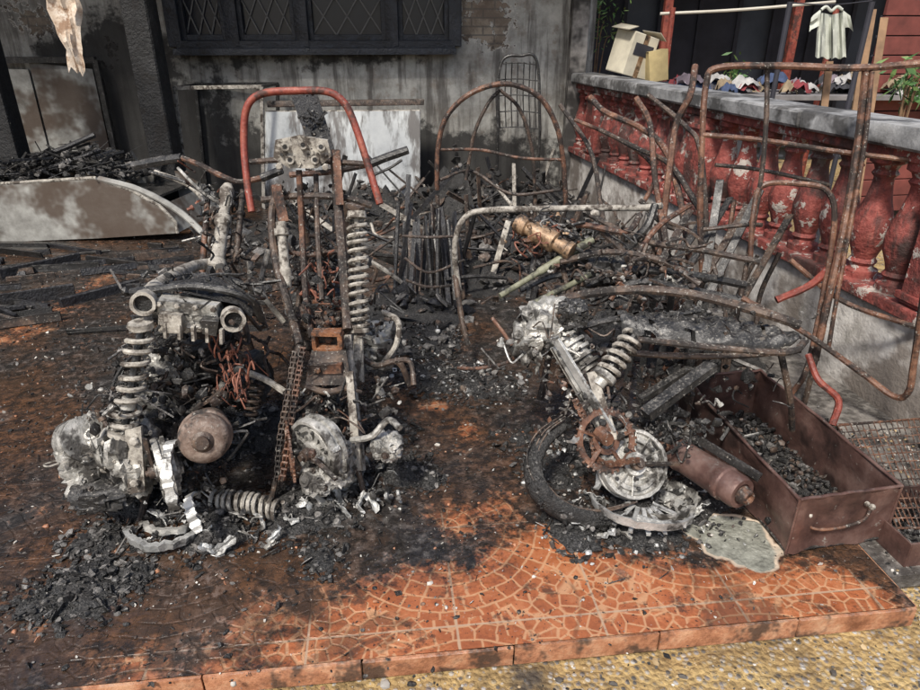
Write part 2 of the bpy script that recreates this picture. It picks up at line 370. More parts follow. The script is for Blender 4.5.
vs=[(x,y,-.075+(nz(x,y,0,6)*.012 if -4<x<4 and -1<y<2.5 else -.01)) for y in gy for x in gx]; n=len(gx)
me=bpy.data.meshes.new('ground'); me.from_pydata(vs,[],[(j*n+i,j*n+i+1,(j+1)*n+i+1,(j+1)*n+i) for j in range(len(gy)-1) for i in range(n-1)])
me.materials.append(gm); me.polygons.foreach_set('use_smooth',[True]*len(me.polygons)); go=bpy.data.objects.new('ground',me); bpy.context.collection.objects.link(go)
apm=grime('sooty_concrete',[(.3,(.06,.055,.05)),(.5,(.17,.155,.14)),(.7,(.32,.30,.27))],8,.45,(.035,.03,.026),ro=(.6,.95),bs=.9,bd=.01)
b=B('concrete_apron'); b.plate([toW(XR+.01,.12,-.03),toW(2.6,.12,-.03),toW(2.6,6.3,-.03),toW(XR+.01,6.3,-.03)],.05,apm); b.done()
peb=[plain('pebble_grey',(.33,.31,.28),.8),plain('pebble_tan',(.42,.31,.17),.8),plain('pebble_dark',(.09,.08,.07),.8),plain('pebble_pale',(.52,.49,.44),.8)]
b=B('gravel')
for _ in range(3600):
    x=rnd(-2.2,2.4); yl=-rnd(.012,.75); p=toW(x,yl); sz=rnd(.002,.0055)*(1 if random.random()<.9 else 2.6)
    b.chunk((p.x,p.y,-.075+nz(p.x,p.y,0,6)*.012+sz*.2),sz,random.choice(peb+[char]),.25,.8)
for _ in range(900):
    p=toW(rnd(XR+.03,2.2),rnd(-.1,.12)); sz=rnd(.002,.007); b.chunk((p.x,p.y,-.07),sz,random.choice(peb),.2,.8)
for _ in range(900):
    p=toW(rnd(XR+.03,1.95),rnd(.12,.9)); sz=rnd(.002,.008); b.chunk((p.x,p.y,-.002),sz,random.choice(peb+[char,char]),.2,.8)
b.done()

# ---------------------------------------------------------------- house
house=empty('brick_house')
Q=Vector((1.07,7.14,0)); dW=Vector((-math.cos(A0),-math.sin(A0),0)); nW=Vector((math.sin(A0),-math.cos(A0),0))
def W(s,z,o=0): return Q+dW*s+nW*o+Vector((0,0,z))
k=NT('scorched_plaster_wall')
bt=k.n('ShaderNodeTexBrick'); mp=k.n('ShaderNodeMapping'); mp.inputs['Rotation'].default_value=(math.radians(90),0,0)
k.l(k.tc,mp.inputs[0]); k.l(mp.outputs[0],bt.inputs[0]); bt.inputs['Scale'].default_value=1; bt.inputs['Brick Width'].default_value=.22; bt.inputs['Row Height'].default_value=.075; bt.inputs['Mortar Size'].default_value=.008
bt.inputs['Color1'].default_value=(.32,.27,.21,1);bt.inputs['Color2'].default_value=(.23,.18,.14,1);bt.inputs['Mortar'].default_value=(.16,.145,.125,1)
n1=k.noise(2.2,5,.72); n2=k.noise(7,5,.7)
pl=k.ramp(n1,[(.3,(.17,.16,.14)),(.46,(.33,.32,.29)),(.58,(.48,.47,.43)),(.72,(.60,.58,.53))])
pl=k.mix(k.ma('MULTIPLY',k.sm(n2,.52,.66),.45),pl,(.20,.15,.11))
st=k.n('ShaderNodeMapping'); st.inputs['Scale'].default_value=(9,9,.8); k.l(k.tc,st.inputs[0]); ns_=k.noise(1,5,.68,vec=st.outputs[0])
pl=k.mix(k.ma('MULTIPLY',k.sm(ns_,.46,.63),.75),pl,(.07,.06,.052))
bm=k.ma('ADD',k.attr('brick'),k.ma('ADD',k.ma('MULTIPLY',k.ma('SUBTRACT',n1,.5),1.6),k.ma('MULTIPLY',k.ma('SUBTRACT',n2,.5),.7)))
bmk=k.sm(bm,.50,.53); ed=k.ma('SUBTRACT',k.sm(bm,.46,.50),bmk)
c=k.mix(bmk,pl,k.mix(k.ma('MULTIPLY',k.sm(n2,.4,.6),.6),bt.outputs[0],(.11,.08,.06))); c=k.mix(ed,c,(.55,.52,.47))
sm_=k.ma('ADD',k.attr('soot'),k.ma('ADD',k.ma('MULTIPLY',k.ma('SUBTRACT',n1,.5),2.0),k.ma('MULTIPLY',k.ma('SUBTRACT',n2,.5),.9))); c=k.mix(k.ma('MULTIPLY',k.sm(sm_,.36,.70),.94),c,(.020,.019,.018))
k.bump(k.ma('ADD',k.ma('MULTIPLY',bmk,-1.5),n2),.8,.012)
wm=k.out(c,.85)
def wallgrid(name,org,ax,s1,z1,hole,bb,sb,thick=.15):
    n=int(s1/.06); m=int(z1/.06); vs=[];br=[];so=[]
    for j in range(m+1):
        for i in range(n+1):
            s=s1*i/n; z=z1*j/m; p=org+ax*s+Vector((0,0,z)); vs.append(p)
            q=0
            for (a,h,ra,rh,w) in bb: q+=w*math.exp(-((s-a)/ra)**2-((z-h)/rh)**2)
            br.append(q); q=0
            for (a,h,ra,rh,w) in sb: q+=w*math.exp(-((s-a)/ra)**2-((z-h)/rh)**2)
            so.append(q)
    fs=[]
    for j in range(m):
        for i in range(n):
            s=s1*(i+.5)/n; z=z1*(j+.5)/m
            if hole and hole[0]<s<hole[1] and hole[2]<z<hole[3]: continue
            fs.append((j*(n+1)+i,j*(n+1)+i+1,(j+1)*(n+1)+i+1,(j+1)*(n+1)+i))
    me=bpy.data.meshes.new(name); me.from_pydata([tuple(v) for v in vs],[],fs)
    for nm,ar in(('brick',br),('soot',so)):
        at=me.attributes.new(nm,'FLOAT','POINT'); at.data.foreach_set('value',ar)
    me.materials.append(wm); o=bpy.data.objects.new(name,me); bpy.context.collection.objects.link(o); o.parent=house
    md=o.modifiers.new('s','SOLIDIFY'); md.thickness=thick; md.offset=0
    return o
wallgrid('back_wall',W(-.25,-.05,-.08),dW,7.2,3.0,(1.36,3.96,1.46,2.45),
  [(1.10,1.72,.45,.35,.7),(1.2,1.1,.3,.2,.3),(5.2,1.7,.6,.3,.6),(4.6,1.2,.3,.5,.3),(3.2,1.1,.5,.2,.3),(.8,1.2,.3,.3,.25)],
  [(2.6,2.8,2.5,.5,.8),(2.6,1.4,1.8,.18,.7),(4.45,1.1,.5,.8,.95),(3.0,.1,2.5,.5,1.),(5.5,.2,1.5,.4,.9),(6.8,1.4,.5,1.5,.6),(3.6,.9,.4,.5,.5),(1.3,.3,1.,.4,.9),(1.4,2.3,.3,.6,.4),(5.6,1.9,.35,.4,.75),(5.0,1.35,.3,.25,.5)])
wallgrid('side_wall',W(6.9,-.05,0),nW,3.2,3.0,None,[(1,1.5,.6,.6,.6)],[(1.5,2.8,2,.6,.9),(1.5,.1,2,.5,.9),(.3,1.5,.5,2,.6)])
b=B('window',house)
fr_=grime('charred_window_frame',[(.3,(.008,.009,.012)),(.6,(.022,.026,.036)),(.8,(.07,.08,.10))],9,.2,ro=(.3,.6),bs=1,bd=.008,dust=.15,dcol=(.12,.12,.14))
s0,s1_,z0,z1=1.13,3.69,1.42,2.4
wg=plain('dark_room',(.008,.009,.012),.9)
glass=NT('smoked_glass'); glass.out((.010,.013,.022),.25)
lat=plain('lattice_bars',(.12,.118,.115),.6)
b.bar(W(s0,z0,.03),W(s1_,z0,.03),.12,.07,fr_,.003); b.bar(W(s0,z1,.03),W(s1_,z1,.03),.12,.07,fr_)
b.bar(W(s0,z0-.06,.06),W(s1_+.02,z0-.06,.06),.2,.05,fr_,.003)
for s in(s0,1.72,2.55,3.18,s1_): b.bar(W(s,z0-.02,.04),W(s,z1,.04),.12,.10,fr_,.003)
for (a,c_) in((s0,1.72),(1.72,2.55),(2.55,3.18),(3.18,s1_)):
    b.bar(W(a+.08,z0+.06,.02),W(c_-.08,z0+.06,.02),.04,.05,fr_); 
    for x in(a+.08,c_-.08): b.bar(W(x,z0,.02),W(x,z1,.02),.04,.045,fr_)
    b.plate([W(a+.06,z0,-.03),W(c_-.06,z0,-.03),W(c_-.06,z1,-.03),W(a+.06,z1,-.03)],.004,glass.m)
    w=c_-a-.18; hz=z1-z0-.08; n=3; dxx=w/n
    for kx in range(-8,n+8):
        for sg in(1,-1):
            xa=a+.09+kx*dxx; slope=.16/(dxx/2)
            xA=xa; xB=xa+sg*hz/slope; lo,hi=a+.09,c_-.09
            dxl=xB-xA; ta=(lo-xA)/dxl; tb=(hi-xA)/dxl
            t0=max(0,min(ta,tb)); t1=min(1,max(ta,tb))
            if t1-t0>.03: b.bar(W(xA+dxl*t0,z0+.08+hz*t0,.0),W(xA+dxl*t1,z0+.08+hz*t1,.0),.007,.012,lat)
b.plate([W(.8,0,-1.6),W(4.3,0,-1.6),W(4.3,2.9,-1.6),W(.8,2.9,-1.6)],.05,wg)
b.done()
b=B('porch_pillars',house)
for (u,y,w) in((14,5.7,.17),(165,6.05,.22)):
    p=P(u,150,y); b.bar((p.x,y,-.03),(p.x,y,2.75),w,w,post,.004)
b.bar((P(14,150,5.7).x-.8,5.55,2.8),(P(165,150,6).x+3.0,6.4,2.8),.12,.16,post,.004)
p=W(-.06,0,.1); b.bar(p,p+Vector((0,0,2.9)),.16,.2,grime('sooty_column',[(.3,(.10,.09,.08)),(.5,(.28,.26,.24)),(.7,(.42,.40,.37))],4,.5,dust=0),.004)
b.done()
b=B('added_shade_roof',house)  # out-of-view rafters and sheet, added to darken the back wall
for i in range(8):
    s=-.2+i*.95; b.bar(W(s,2.95,-.2),W(s,2.62,2.6),.06,.11,wood,.004)
for i in range(5): b.bar(W(-.4,2.98-i*.075,.2+i*.6),W(7,2.98-i*.075,.2+i*.6),.05,.04,wood,.004)
b.plate([W(-.3,3.05,-.2),W(7,3.05,-.2),W(7,2.9,1.3),W(-.3,2.9,1.3)],.02,gryp)
b.done()
b=B('hanging_plaster_scrap',house); vs=[];fs=[]; n=30; cw=10
top=P(62,0,4.6)
for i in range(n+1):
    z=2.62-(2.62-P(62,72,4.6).z)*i/n
    for j in range(cw+1):
        w=.11*(1-.55*(i/n)**3)*(1+.3*nz(i*.3,0,5,1)); x=(j/cw-.5)*2*w
        vs.append(Vector((top.x+x+.03*nz(i*.2,j*.2,0,1),4.6+.05*nz(i*.25,j*.5,7,1)+rnd(-.004,.004),z+rnd(-.008,.008)+(.08*nz(j*.8,0,2,1) if i==n else 0))))
for i in range(n):
    for j in range(cw): fs.append((i*(cw+1)+j,i*(cw+1)+j+1,(i+1)*(cw+1)+1+j,(i+1)*(cw+1)+j))
b.add(vs,fs,grime('peeling_sheet',[(.3,(.35,.24,.16)),(.5,(.58,.48,.38)),(.7,(.72,.66,.58))],14,.3,(.25,.15,.09),ro=(.8,.9),bs=1,dust=0)); b.done()

# ---------------------------------------------------------------- balustrade
k=NT('peeling_red_paint')
n1=k.noise(8,5,.75); n2=k.noise(2.2,5,.72); n3=k.noise(28,4,.7)
c=k.ramp(n3,[(.3,(.12,.028,.024)),(.55,(.26,.060,.048)),(.75,(.34,.115,.09))])
c=k.mix(k.sm(k.ma('ADD',n1,k.ma('MULTIPLY',n3,.25)),.69,.72),c,(.42,.37,.33))
c=k.mix(k.ma('MULTIPLY',k.sm(n2,.47,.58),.85),c,(.045,.028,.024))
st=k.n('ShaderNodeMapping'); st.inputs['Scale'].default_value=(12,12,1.4); k.l(k.tc,st.inputs[0]); q=k.noise(1,4,.7,vec=st.outputs[0]); c=k.mix(k.ma('MULTIPLY',k.sm(q,.5,.62),.6),c,(.04,.03,.027))
k.bump(k.ma('ADD',n3,k.ma('MULTIPLY',n1,3)),.8,.008); redm=k.out(c,.75)
plm=grime('stained_render',[(.3,(.15,.14,.12)),(.48,(.36,.34,.32)),(.7,(.58,.56,.53))],4,.45,(.12,.10,.085),ro=(.8,.95),bs=1,bd=.012,dust=0)
capm=grime('concrete_rail',[(.3,(.10,.10,.10)),(.5,(.25,.25,.25)),(.7,(.40,.40,.40))],7,.45,(.045,.043,.042),ro=(.6,.9),bs=1,dust=.2)
Ra=Vector((2.02,1.5,0)); Rb=Vector((1.10,7.05,0)); rd=(Rb-Ra).normalized(); rn=Vector((rd.y,-rd.x,0)) ; L=(Rb-Ra).length
Rm=Matrix((rn,rd,Vector((0,0,1)))).transposed()
off=rn*.10
def rb(s,z,o=0): return Ra+rd*s+off+rn*o+Vector((0,0,z))
b=B('balustrade')
b.box(rb(L/2,.19),(.18,L,.50),plm,Rm,bev=.05)
b.box(rb(L/2,.455),(.24,L,.05),redm,Rm,bev=.2)
b.box(rb(L/2,1.055),(.17,L,.05),redm,Rm,bev=.2)
s=0
while s<L:
    w=min(.98,L-s); b.box(rb(s+w/2,1.125),(.27,w-.006,.085),capm,Rm,jit=.003,bev=.25); s+=.98
prof=[(0,.075),(.06,.075),(.07,.055),(.10,.05),(.13,.062),(.16,.05),(.22,.06),(.32,.082),(.42,.088),(.52,.078),(.64,.056),(.76,.043),(.82,.042),(.85,.056),(.88,.045),(.92,.055),(.94,.075),(1,.075)]
s=.12; i=0
while s<L-.05:
    if i%9==4:
        b.box(rb(s,.755),(.20,.22,.545),redm,Rm,bev=.08)
        for dz in(.52,.97): b.box(rb(s,dz),(.225,.245,.03),redm,Rm,bev=.2)
    else: b.lathe(rb(s,.478),rb(s,1.032),prof,redm,16,jag=.012)
    s+=.215 if i%9 not in(3,4) else .25; i+=1
b.done(45)

# ---------------------------------------------------------------- neighbour's yard
nh=empty('neighbour_house')
b=B('walls',nh)
dk=plain('dark_wood_wall',(.030,.030,.040),.8,.4,3); red2=plain('red_boards',(.15,.040,.032),.7,.35,6); crm=plain('cream_paint',(.5,.47,.40),.7,.15,3)
wall2=plain('grey_blue_wall',(.08,.09,.11),.8,.3,2)
b.box((6.5,9.6,1.45),(11.5,.12,3.0),wall2)
for i in range(7):
    x=1.6+i*1.45; b.box((x,9.49,1.35),(.95,.07,1.5 if i%2 else 2.5),dk,bev=.05)
    for q in(-.5,0,.5): b.box((x+q,9.43,1.35),(.05,.04,1.5 if i%2 else 2.5),crm if i==3 else dk,bev=.1)
    b.box((x+.72,8.3,1.2),(.09,.09,2.6),redp)
b.box((6.5,8.3,2.55),(11.5,.12,.14),crm); b.box((6.5,8.8,2.68),(11.5,2.2,.05),dk)
for i in range(12): b.box((5.3,6.4,.07+i*.15),(3.6,.03+.004*(i%2),.14),red2,Matrix.Rotation(math.radians(8),3,'Z'),bev=.15)
for i in range(12): b.box((5.3,6.44,.14+i*.15),(3.6,.02,.02),dk,Matrix.Rotation(math.radians(8),3,'Z'))
b.box((4.9,6.42,2.3),(5.,.1,.1),dk)
b.done()
b=B('curtain_rail'); b.T([(660,14,7.5),(740,10,7.45),(835,2,7.4)],.014,crm); 
for u in(672,835):
    p=P(u,20,7.4); b.tube([(p.x,7.42,-.1),(p.x,7.42,1.75)],.03,redp,curve=False)
b.done()
b=B('hanging_shirt'); cy=4.9; shm=plain('pale_cloth',(.50,.52,.46),.9,.2,12)
def cloth(quad,nu,nv,ph=0,amp=.02):
    a,b_,c_,d_=quad; vs=[];fs=[]
    for j in range(nv+1):
        for i in range(nu+1):
            t=i/nu; s_=j/nv; u=(a[0]*(1-t)+b_[0]*t)*(1-s_)+(d_[0]*(1-t)+c_[0]*t)*s_; v=(a[1]*(1-t)+b_[1]*t)*(1-s_)+(d_[1]*(1-t)+c_[1]*t)*s_
            vs.append(P(u,v+(1.2*math.sin(i*1.3+ph) if j==nv else 0),cy+amp*math.sin(t*9+ph+s_*1.5)+amp*.6*math.sin(t*21+s_*3)))
    for j in range(nv):
        for i in range(nu): fs.append((j*(nu+1)+i,j*(nu+1)+i+1,(j+1)*(nu+1)+i+1,(j+1)*(nu+1)+i))
    b.add(vs,fs,shm)
cloth([(818,12),(831,15),(831,59),(815,57)],8,14); cloth([(831,15),(844,12),(846,58),(831,59)],8,14,2)
cloth([(821,9),(819,26),(809,31),(811,17)],5,5,1,.01); cloth([(841,9),(850,16),(853,31),(843,26)],5,5,1,.01)
b.tube([P(821,10,cy),P(826,7,cy),P(831,11,cy),P(837,7,cy),P(842,10,cy)],.010,shm)
b.T([(790,3,cy),(831,5,cy),(872,1,cy)],.004,dk); b.tube([P(831,9,cy),P(831,5,cy)],.004,dk)
for u in(790,872):
    p=P(u,2,cy); b.tube([(p.x,cy,p.z),(p.x,cy,-.05)],.018,dk,curve=False)
b.done()
b=B('clutter_table'); tb=plain('table_top',(.18,.17,.17),.6)
b.box((3.1,6.3,1.02),(2.8,.7,.04),tb)
for x in(1.9,4.3):
    for y in(6.0,6.6): b.box((x,y,.46),(.05,.05,1.08),tb)
b.done()
cls=[plain('cloth_%d'%i,c_,.9,.35,14) for i,c_ in enumerate([(.18,.03,.035),(.04,.06,.12),(.33,.32,.31),(.03,.03,.035),(.16,.13,.15),(.05,.05,.06),(.22,.17,.11)])]
b=B('laundry_pile')
for _ in range(46):
    x=rnd(1.9,4.3); y=rnd(6.02,6.45); z=1.06+rnd(0,.09); w=rnd(.06,.13); m=random.choice(cls); sd=rnd(0,99); vs=[];fs=[]; n=9
    for j in range(n+1):
        for i in range(n+1):
            a=i/n-.5; c_=j/n-.5; e=1-min(1,(a*a+c_*c_)*3.2); vs.append(Vector((x+a*w*2+.02*nz(a,c_,sd,4),y+c_*w*1.6,z-.03+.07*e**.6+.05*nz(a,c_,sd,5))))
    for j in range(n):
        for i in range(n): fs.append((j*(n+1)+i,j*(n+1)+i+1,(j+1)*(n+1)+i+1,(j+1)*(n+1)+i))
    b.add(vs,fs,m)
b.done(80)
b=B('cardboard_box'); cb=plain('pale_cardboard',(.50,.46,.36),.8,.2,6)
R1=Matrix.Rotation(.25,3,'Y')@Matrix.Rotation(.4,3,'Z'); p=P(632,55,6.6)
b.box(p,(.28,.28,.36),cb,R1,.005,.05)
for sg in(-1,1): b.box(p+R1@Vector((sg*.17,0,.20)),(.10,.27,.006),cb,R1@Matrix.Rotation(sg*.5,3,'Y'),.003)
b.box(p+R1@Vector((0,-.142,.0)),(.05,.003,.36),brass,R1); b.box(p+R1@Vector((0,-.143,.05)),(.2,.003,.10),dk,R1)
b.box(P(655,66,6.5),(.17,.22,.26),plain('yellow_box',(.42,.33,.16),.8),Matrix.Rotation(-.15,3,'Y'),.006,.05)
p=P(640,90,6.55); b.box((p.x,6.6,.55),(.7,.5,1.1),dk)
b.done()
b=B('timber_planks'); pw=plain('raw_timber',(.20,.12,.065),.8,.35,10)
for (u0,v0,u1,v1) in((850,85,872,10),(866,85,884,18),(822,88,829,62)): b.bar(P(u0,v0,5.0)-Vector((0,.25,.9)),P(u1,v1,5.2),.05,.02,pw,.003)
b.done()
lf=[plain('leaf_green',(.05,.12,.03),.6,.4,20),plain('leaf_light',(.11,.18,.05),.6,.3,20)]
for (nm,pp,n,sp) in(('potted_shrub',P(598,14,8.0),240,.36),('potted_shrub',P(912,84,3.7),110,.11),('potted_shrub',P(735,76,6.9),90,.12)):
    b=B(nm); 
    for i in range(7):
        q=pp+rv(sp*.6); b.tube([Vector((pp.x,pp.y,-.05)),(pp+q)/2-Vector((0,0,.3)),q],[.012,.006,.002],pw,seg=5)
    for _ in range(n):
        c_=pp+Vector((random.gauss(0,sp*.45),random.gauss(0,sp*.45),random.gauss(0,sp*.6))); d=rv().normalized()*rnd(.02,.055); e=d.cross(rv()).normalized()*rnd(.006,.014)
        b.add([c_-d,c_+e,c_+d,c_-e],[(0,1,2,3)],random.choice(lf))
    b.lathe((pp.x,pp.y,-.08),(pp.x,pp.y,.2),[(0,.1),(.9,.15),(1,.16)],redp); b.done()

# ---------------------------------------------------------------- generic debris
def heap(name,blobs,m,seed=0,res=.035,chs=None,n=0,sz=(.008,.03),parent=None,spl=0):
    b=B(name,parent); xs0=min(x-r for x,y,r,h in blobs);xs1=max(x+r for x,y,r,h in blobs);ys0=min(y-r for x,y,r,h in blobs);ys1=max(y+r for x,y,r,h in blobs)
    def hh(x,y):
        z=0
        for (cx,cy,r,h) in blobs:
            d=math.hypot(x-cx,y-cy)/r
            if d<1.3: z=max(z,h*math.exp(-d*d*2.6))
        return z*(1+.9*nz(x,y,seed,9))-.012+.008*nz(x,y,seed,22)
    if res<.4:
        nx_=int((xs1-xs0)/res)+2; ny_=int((ys1-ys0)/res)+2
        vs=[Vector((xs0+i*res,ys0+j*res,hh(xs0+i*res,ys0+j*res))) for j in range(ny_) for i in range(nx_)]
        fs=[]
        for j in range(ny_-1):
            for i in range(nx_-1):
                q=(j*nx_+i,j*nx_+i+1,(j+1)*nx_+i+1,(j+1)*nx_+i)
                if max(vs[a].z for a in q)>-.004: fs.append(q)
        b.add(vs,fs,m)
    chs=chs or [m]
    for _ in range(n):
        bl=random.choices(blobs,[r*r for x,y,r,h in blobs])[0]; a=rnd(0,6.28); rr=bl[2]*(rnd(0,1)**.6)*1.15
        x=bl[0]+math.cos(a)*rr; y=bl[1]+math.sin(a)*rr; s_=sz[0]+(sz[1]-sz[0])*rnd(0,1)**2.5; z=max(0,hh(x,y)); 
        t=random.random()
        if t<.70: b.chunk((x,y,z+s_*.25),s_,random.choice(chs),.4,.7)
        elif t<.95: b.flake((x,y,z+s_*.5),s_*1.5,random.choice(chs))
        else: b.splinter((x,y,z+s_*.6),s_*rnd(3,6),s_*.3,random.choice(chs))
    return b
def gb(l): return [(G(u,v).x,G(u,v).y,r,h) for u,v,r,h in l]
mixd=[char,char,char,char,char,soot,ash,ash]
heap('charcoal_debris',gb([(90,585,.17,.05),(40,600,.1,.03),(130,575,.1,.04),(100,540,.12,.04),(215,530,.16,.05),(300,510,.2,.05),(320,560,.09,.025),(150,500,.16,.06),(100,490,.12,.04),
   (400,470,.13,.06),(430,480,.07,.05),(260,430,.25,.06),(380,430,.15,.04),(200,420,.25,.06)]),char,1,.02,mixd,5200,(.003,.017)).done(60)
heap('ash_rubble',gb([(580,530,.14,.04),(640,520,.2,.06),(690,500,.16,.05),(560,470,.16,.05),(620,450,.25,.08),(520,440,.12,.02),(440,375,.22,.05),(480,385,.2,.03),(420,340,.25,.08),(700,440,.2,.08),(760,470,.14,.04),(800,440,.2,.04)]),char,2,.02,[char,char,char,char,ash,soot,alub,rustd],4800,(.003,.018)).done(60)
heap('burnt_rubble_pile',[(-.9,6.2,.7,.18),(0.1,6.3,.8,.3),(.7,6.1,.6,.28),(.4,5.3,.7,.15),(.9,5.2,.5,.2),(-1.3,5.4,.6,.1),(.2,4.4,.5,.1),(1.1,4.3,.4,.2),(-.3,3.7,.4,.1),(.9,3.6,.5,.15),(1.2,3.1,.3,.15)],char,3,.05,[char,char,soot,ash,rustd,rustd,wood],3600,(.010,.06)).done(60)
heap('scattered_debris',gb([(250,500,.8,.0),(550,480,.7,.0),(120,380,.9,.0),(450,300,1.,.0),(60,480,.5,0),(200,620,.3,0),(100,620,.3,0)])+[(-2,3.3,1.3,0),(-2.2,4.3,1.2,0),(-.3,1.75,.9,0)],char,4,.5,[char,char,char,char,soot,ash,rustd,peb[3],edm],5200,(.002,.011)).done(60)
b=B('ash_flakes')
for _ in range(420):
    p=G(rnd(0,840),rnd(360,610)); b.flake((p.x,p.y,.004),rnd(.002,.009),random.choice([ash,peb[3],alub,char]))
for (u,v,s_) in((438,338,.075),(447,350,.05),(425,350,.05),(455,330,.04),(405,352,.04)):
    p=G(u,v,s_*.4)
    for _ in range(7): b.chunk(p+rv(s_*.5),s_*.5,ash,.4,.6)
b.done()

b=B('burnt_chest_freezer')
y=5.2
face=[P(-60,245,y),P(0,242,y),P(100,238,y),P(178,233,y),P(176,222,y),P(160,206,y),P(130,190,y),P(95,178,y),P(0,184,y),P(-60,186,y)]
b.plate(face,.02,gryp); 
bk=[p+Vector((.1,.75,0)) for p in face]; b.plate(bk,.02,gryp)
b.tube(face[3:][:],.014,ashs,curve=False); b.plate([face[3],face[3]+Vector((.1,.75,0)),face[5]+Vector((.1,.75,0)),face[5]],.015,gryp)
b.plate([face[0]+Vector((0,0,.3)),face[3]+Vector((-.2,0,.25)),bk[3]+Vector((-.2,0,.25)),bk[0]+Vector((0,0,.3))],.02,soot)
for _ in range(900):
    x=rnd(-4.2,-2.65); yy=rnd(5.25,5.95); z=.42+.22*math.exp(-((x+3.2)/.5)**2)*rnd(.2,1)
    if random.random()<.7: b.chunk((x,yy,z),rnd(.01,.045),random.choice([char,soot,ash,char]))
    else: b.splinter((x,yy,z+.03),rnd(.1,.35),rnd(.006,.02),random.choice([char,wood,soot]),.4)
b.T([(20,165,5.4),(60,150,5.5),(95,135,5.6)],.02,wood); b.T([(30,175,5.4),(80,158,5.4),(100,150,5.5)],.018,wood)
b.done()
b=B('charred_timber_pile')
for _ in range(70):
    x=rnd(-3.6,-1.2); yy=rnd(3.3,5.0); an=rnd(-.6,.5); Lh=rnd(.1,.65); d=Vector((math.cos(an),math.sin(an),rnd(-.03,.05)))*Lh/2
    c_=Vector((x,yy,rnd(.008,.03))); b.bar(c_-d,c_+d,rnd(.015,.06),rnd(.008,.022),random.choice([wood,wood,char,soot,rustd]),.004,roll=rnd(-.3,.3)+1.57)
for (u0,v0,u1,v1,w) in((0,302,75,292,.1),(60,303,150,280,.06),(0,275,80,258,.08)):
    b.bar(G(u0,v0,.03),G(u1,v1,.03),.03,w,wood,.006)
b.done()
b=B('burnt_cupboard')
for i in range(4):
    s=4.45+i*.55; b.plate([W(s,.5,.1),W(s+.53,.5,.1),W(s+.53,1.28-.04*i,.1),W(s,1.22,.1)],.02,gryp)
b.bar(W(4.4,1.3,.12),W(6.7,1.3,.12),.06,.05,soot,.004); b.bar(W(4.4,0,.12),W(4.4,1.3,.12),.05,.05,soot)
b.bar(W(6.7,0,.12),W(6.7,1.3,.12),.05,.05,soot); b.bar(W(4.4,.48,.12),W(6.7,.48,.12),.05,.05,soot)
b.done()
b=B('scorched_white_board')
y=6.35
q=[P(266,204,y),P(420,205,y+.12),P(420,111,y+.22),P(266,112,y+.1)]
q[0].z=.03;q[1].z=.03
b.plate(q,.04,whp); b.tube(q+[q[0]],.012,ashs,curve=False)
b.bar(P(268,104,y+.14),P(424,102,y+.25),.1,.05,rustd,.003)
b.done()
b=B('metal_cabinet_frame')
y=6.3; pts=[P(175,88,y),P(262,87,y),P(265,215,y),P(190,215,y)]
pts[2].z=0;pts[3].z=0
for a,c_ in((0,1),(1,2),(3,0)): b.bar(pts[a],pts[c_],.03,.03,ashs,.002)
bb=[p+Vector((.04,.4,0)) for p in pts]
for a,c_ in((0,1),(1,2),(3,0)): b.bar(bb[a],bb[c_],.03,.03,soot,.002)
for a in range(2): b.bar(pts[a],bb[a],.025,.025,soot)
b.done()

b=B('burnt_bicycle_frame')
b.T([(437,190,4.6),(438,150,4.6),(446,118,4.6),(470,94,4.6),(505,84,4.6),(538,96,4.6),(556,125,4.6),(563,160,4.6),(566,205,4.6)],.017,rust)
b.T([(466,180,4.65),(474,135,4.65),(488,104,4.65),(500,90,4.65)],.012,rustd); b.T([(500,90,4.7),(520,110,4.7),(532,150,4.7),(535,200,4.7)],.012,rustd)
b.T([(437,150,4.6),(480,150,4.65),(520,158,4.6),(563,160,4.6)],.01,rust)
for u0 in(437,566,466,535):
    p=P(u0,195,4.62); b.tube([(p.x,4.62,p.z),(p.x+rnd(-.05,.05),4.6,0)],.015,rustd,curve=False)
b.T([(440,180,4.6),(470,172,4.7),(510,195,4.6),(560,190,4.6)],.011,rustd,wob=.02)
b.done()
b=B('wire_cage')
y=6.7
for i in range(7):
    u=500+i*6; b.T([(u,128,y),(u-1,95,y),(u,62,y)],.006,soot)
for i in range(5): b.T([(499,64+i*16,y),(518,63+i*16,y),(538,65+i*16,y)],.006,soot)
b.T([(498,130,y-.1),(497,90,y-.1),(503,60,y-.1),(520,56,y-.1),(537,62,y-.1),(540,130,y-.1)],.014,soot)
p=P(498,130,y);b.tube([p,(p.x,y,0)],.012,soot,curve=False); p=P(540,130,y);b.tube([p,(p.x,y,0)],.012,soot,curve=False)
b.done()
b=B('folded_chair_frames')
for i in range(34):
    t=G(396+i*2.0+rnd(-7,7),310-rnd(0,20),.01); tp=P(404+i*1.5+rnd(-9,9),214+rnd(-14,28),t.y+.28+rnd(0,.25)); b.bar(t,tp,rnd(.016,.036),.012,random.choice([soot,soot,wood,wood,rustd,soot]),.001,roll=rnd(0,3))
for i in range(3): b.T([(398+rnd(0,10),236+i*22,3.5),(430,240+i*22+rnd(-12,12),3.45),(464,236+i*24,3.5)],.008,rustd,wob=.02)
b.T([(455,300,3.4),(452,260,3.5),(448,220,3.6)],.012,soot)
b.done()
b=B('twisted_metal_scrap')
for _ in range(80):
    x=rnd(-1.4,1.15); yy=rnd(3.6,6.6); h=rnd(.05,.5); p0=Vector((x,yy,rnd(.0,.1))); d=Vector((rnd(-1,1),rnd(-.7,.7),rnd(0,.6)))*rnd(.15,.55)
    b.tube([p0,p0+d*.5+rv(.06),p0+d],rnd(.005,.014),random.choice([rust,rustd,soot,rustd,ashs]),seg=6)
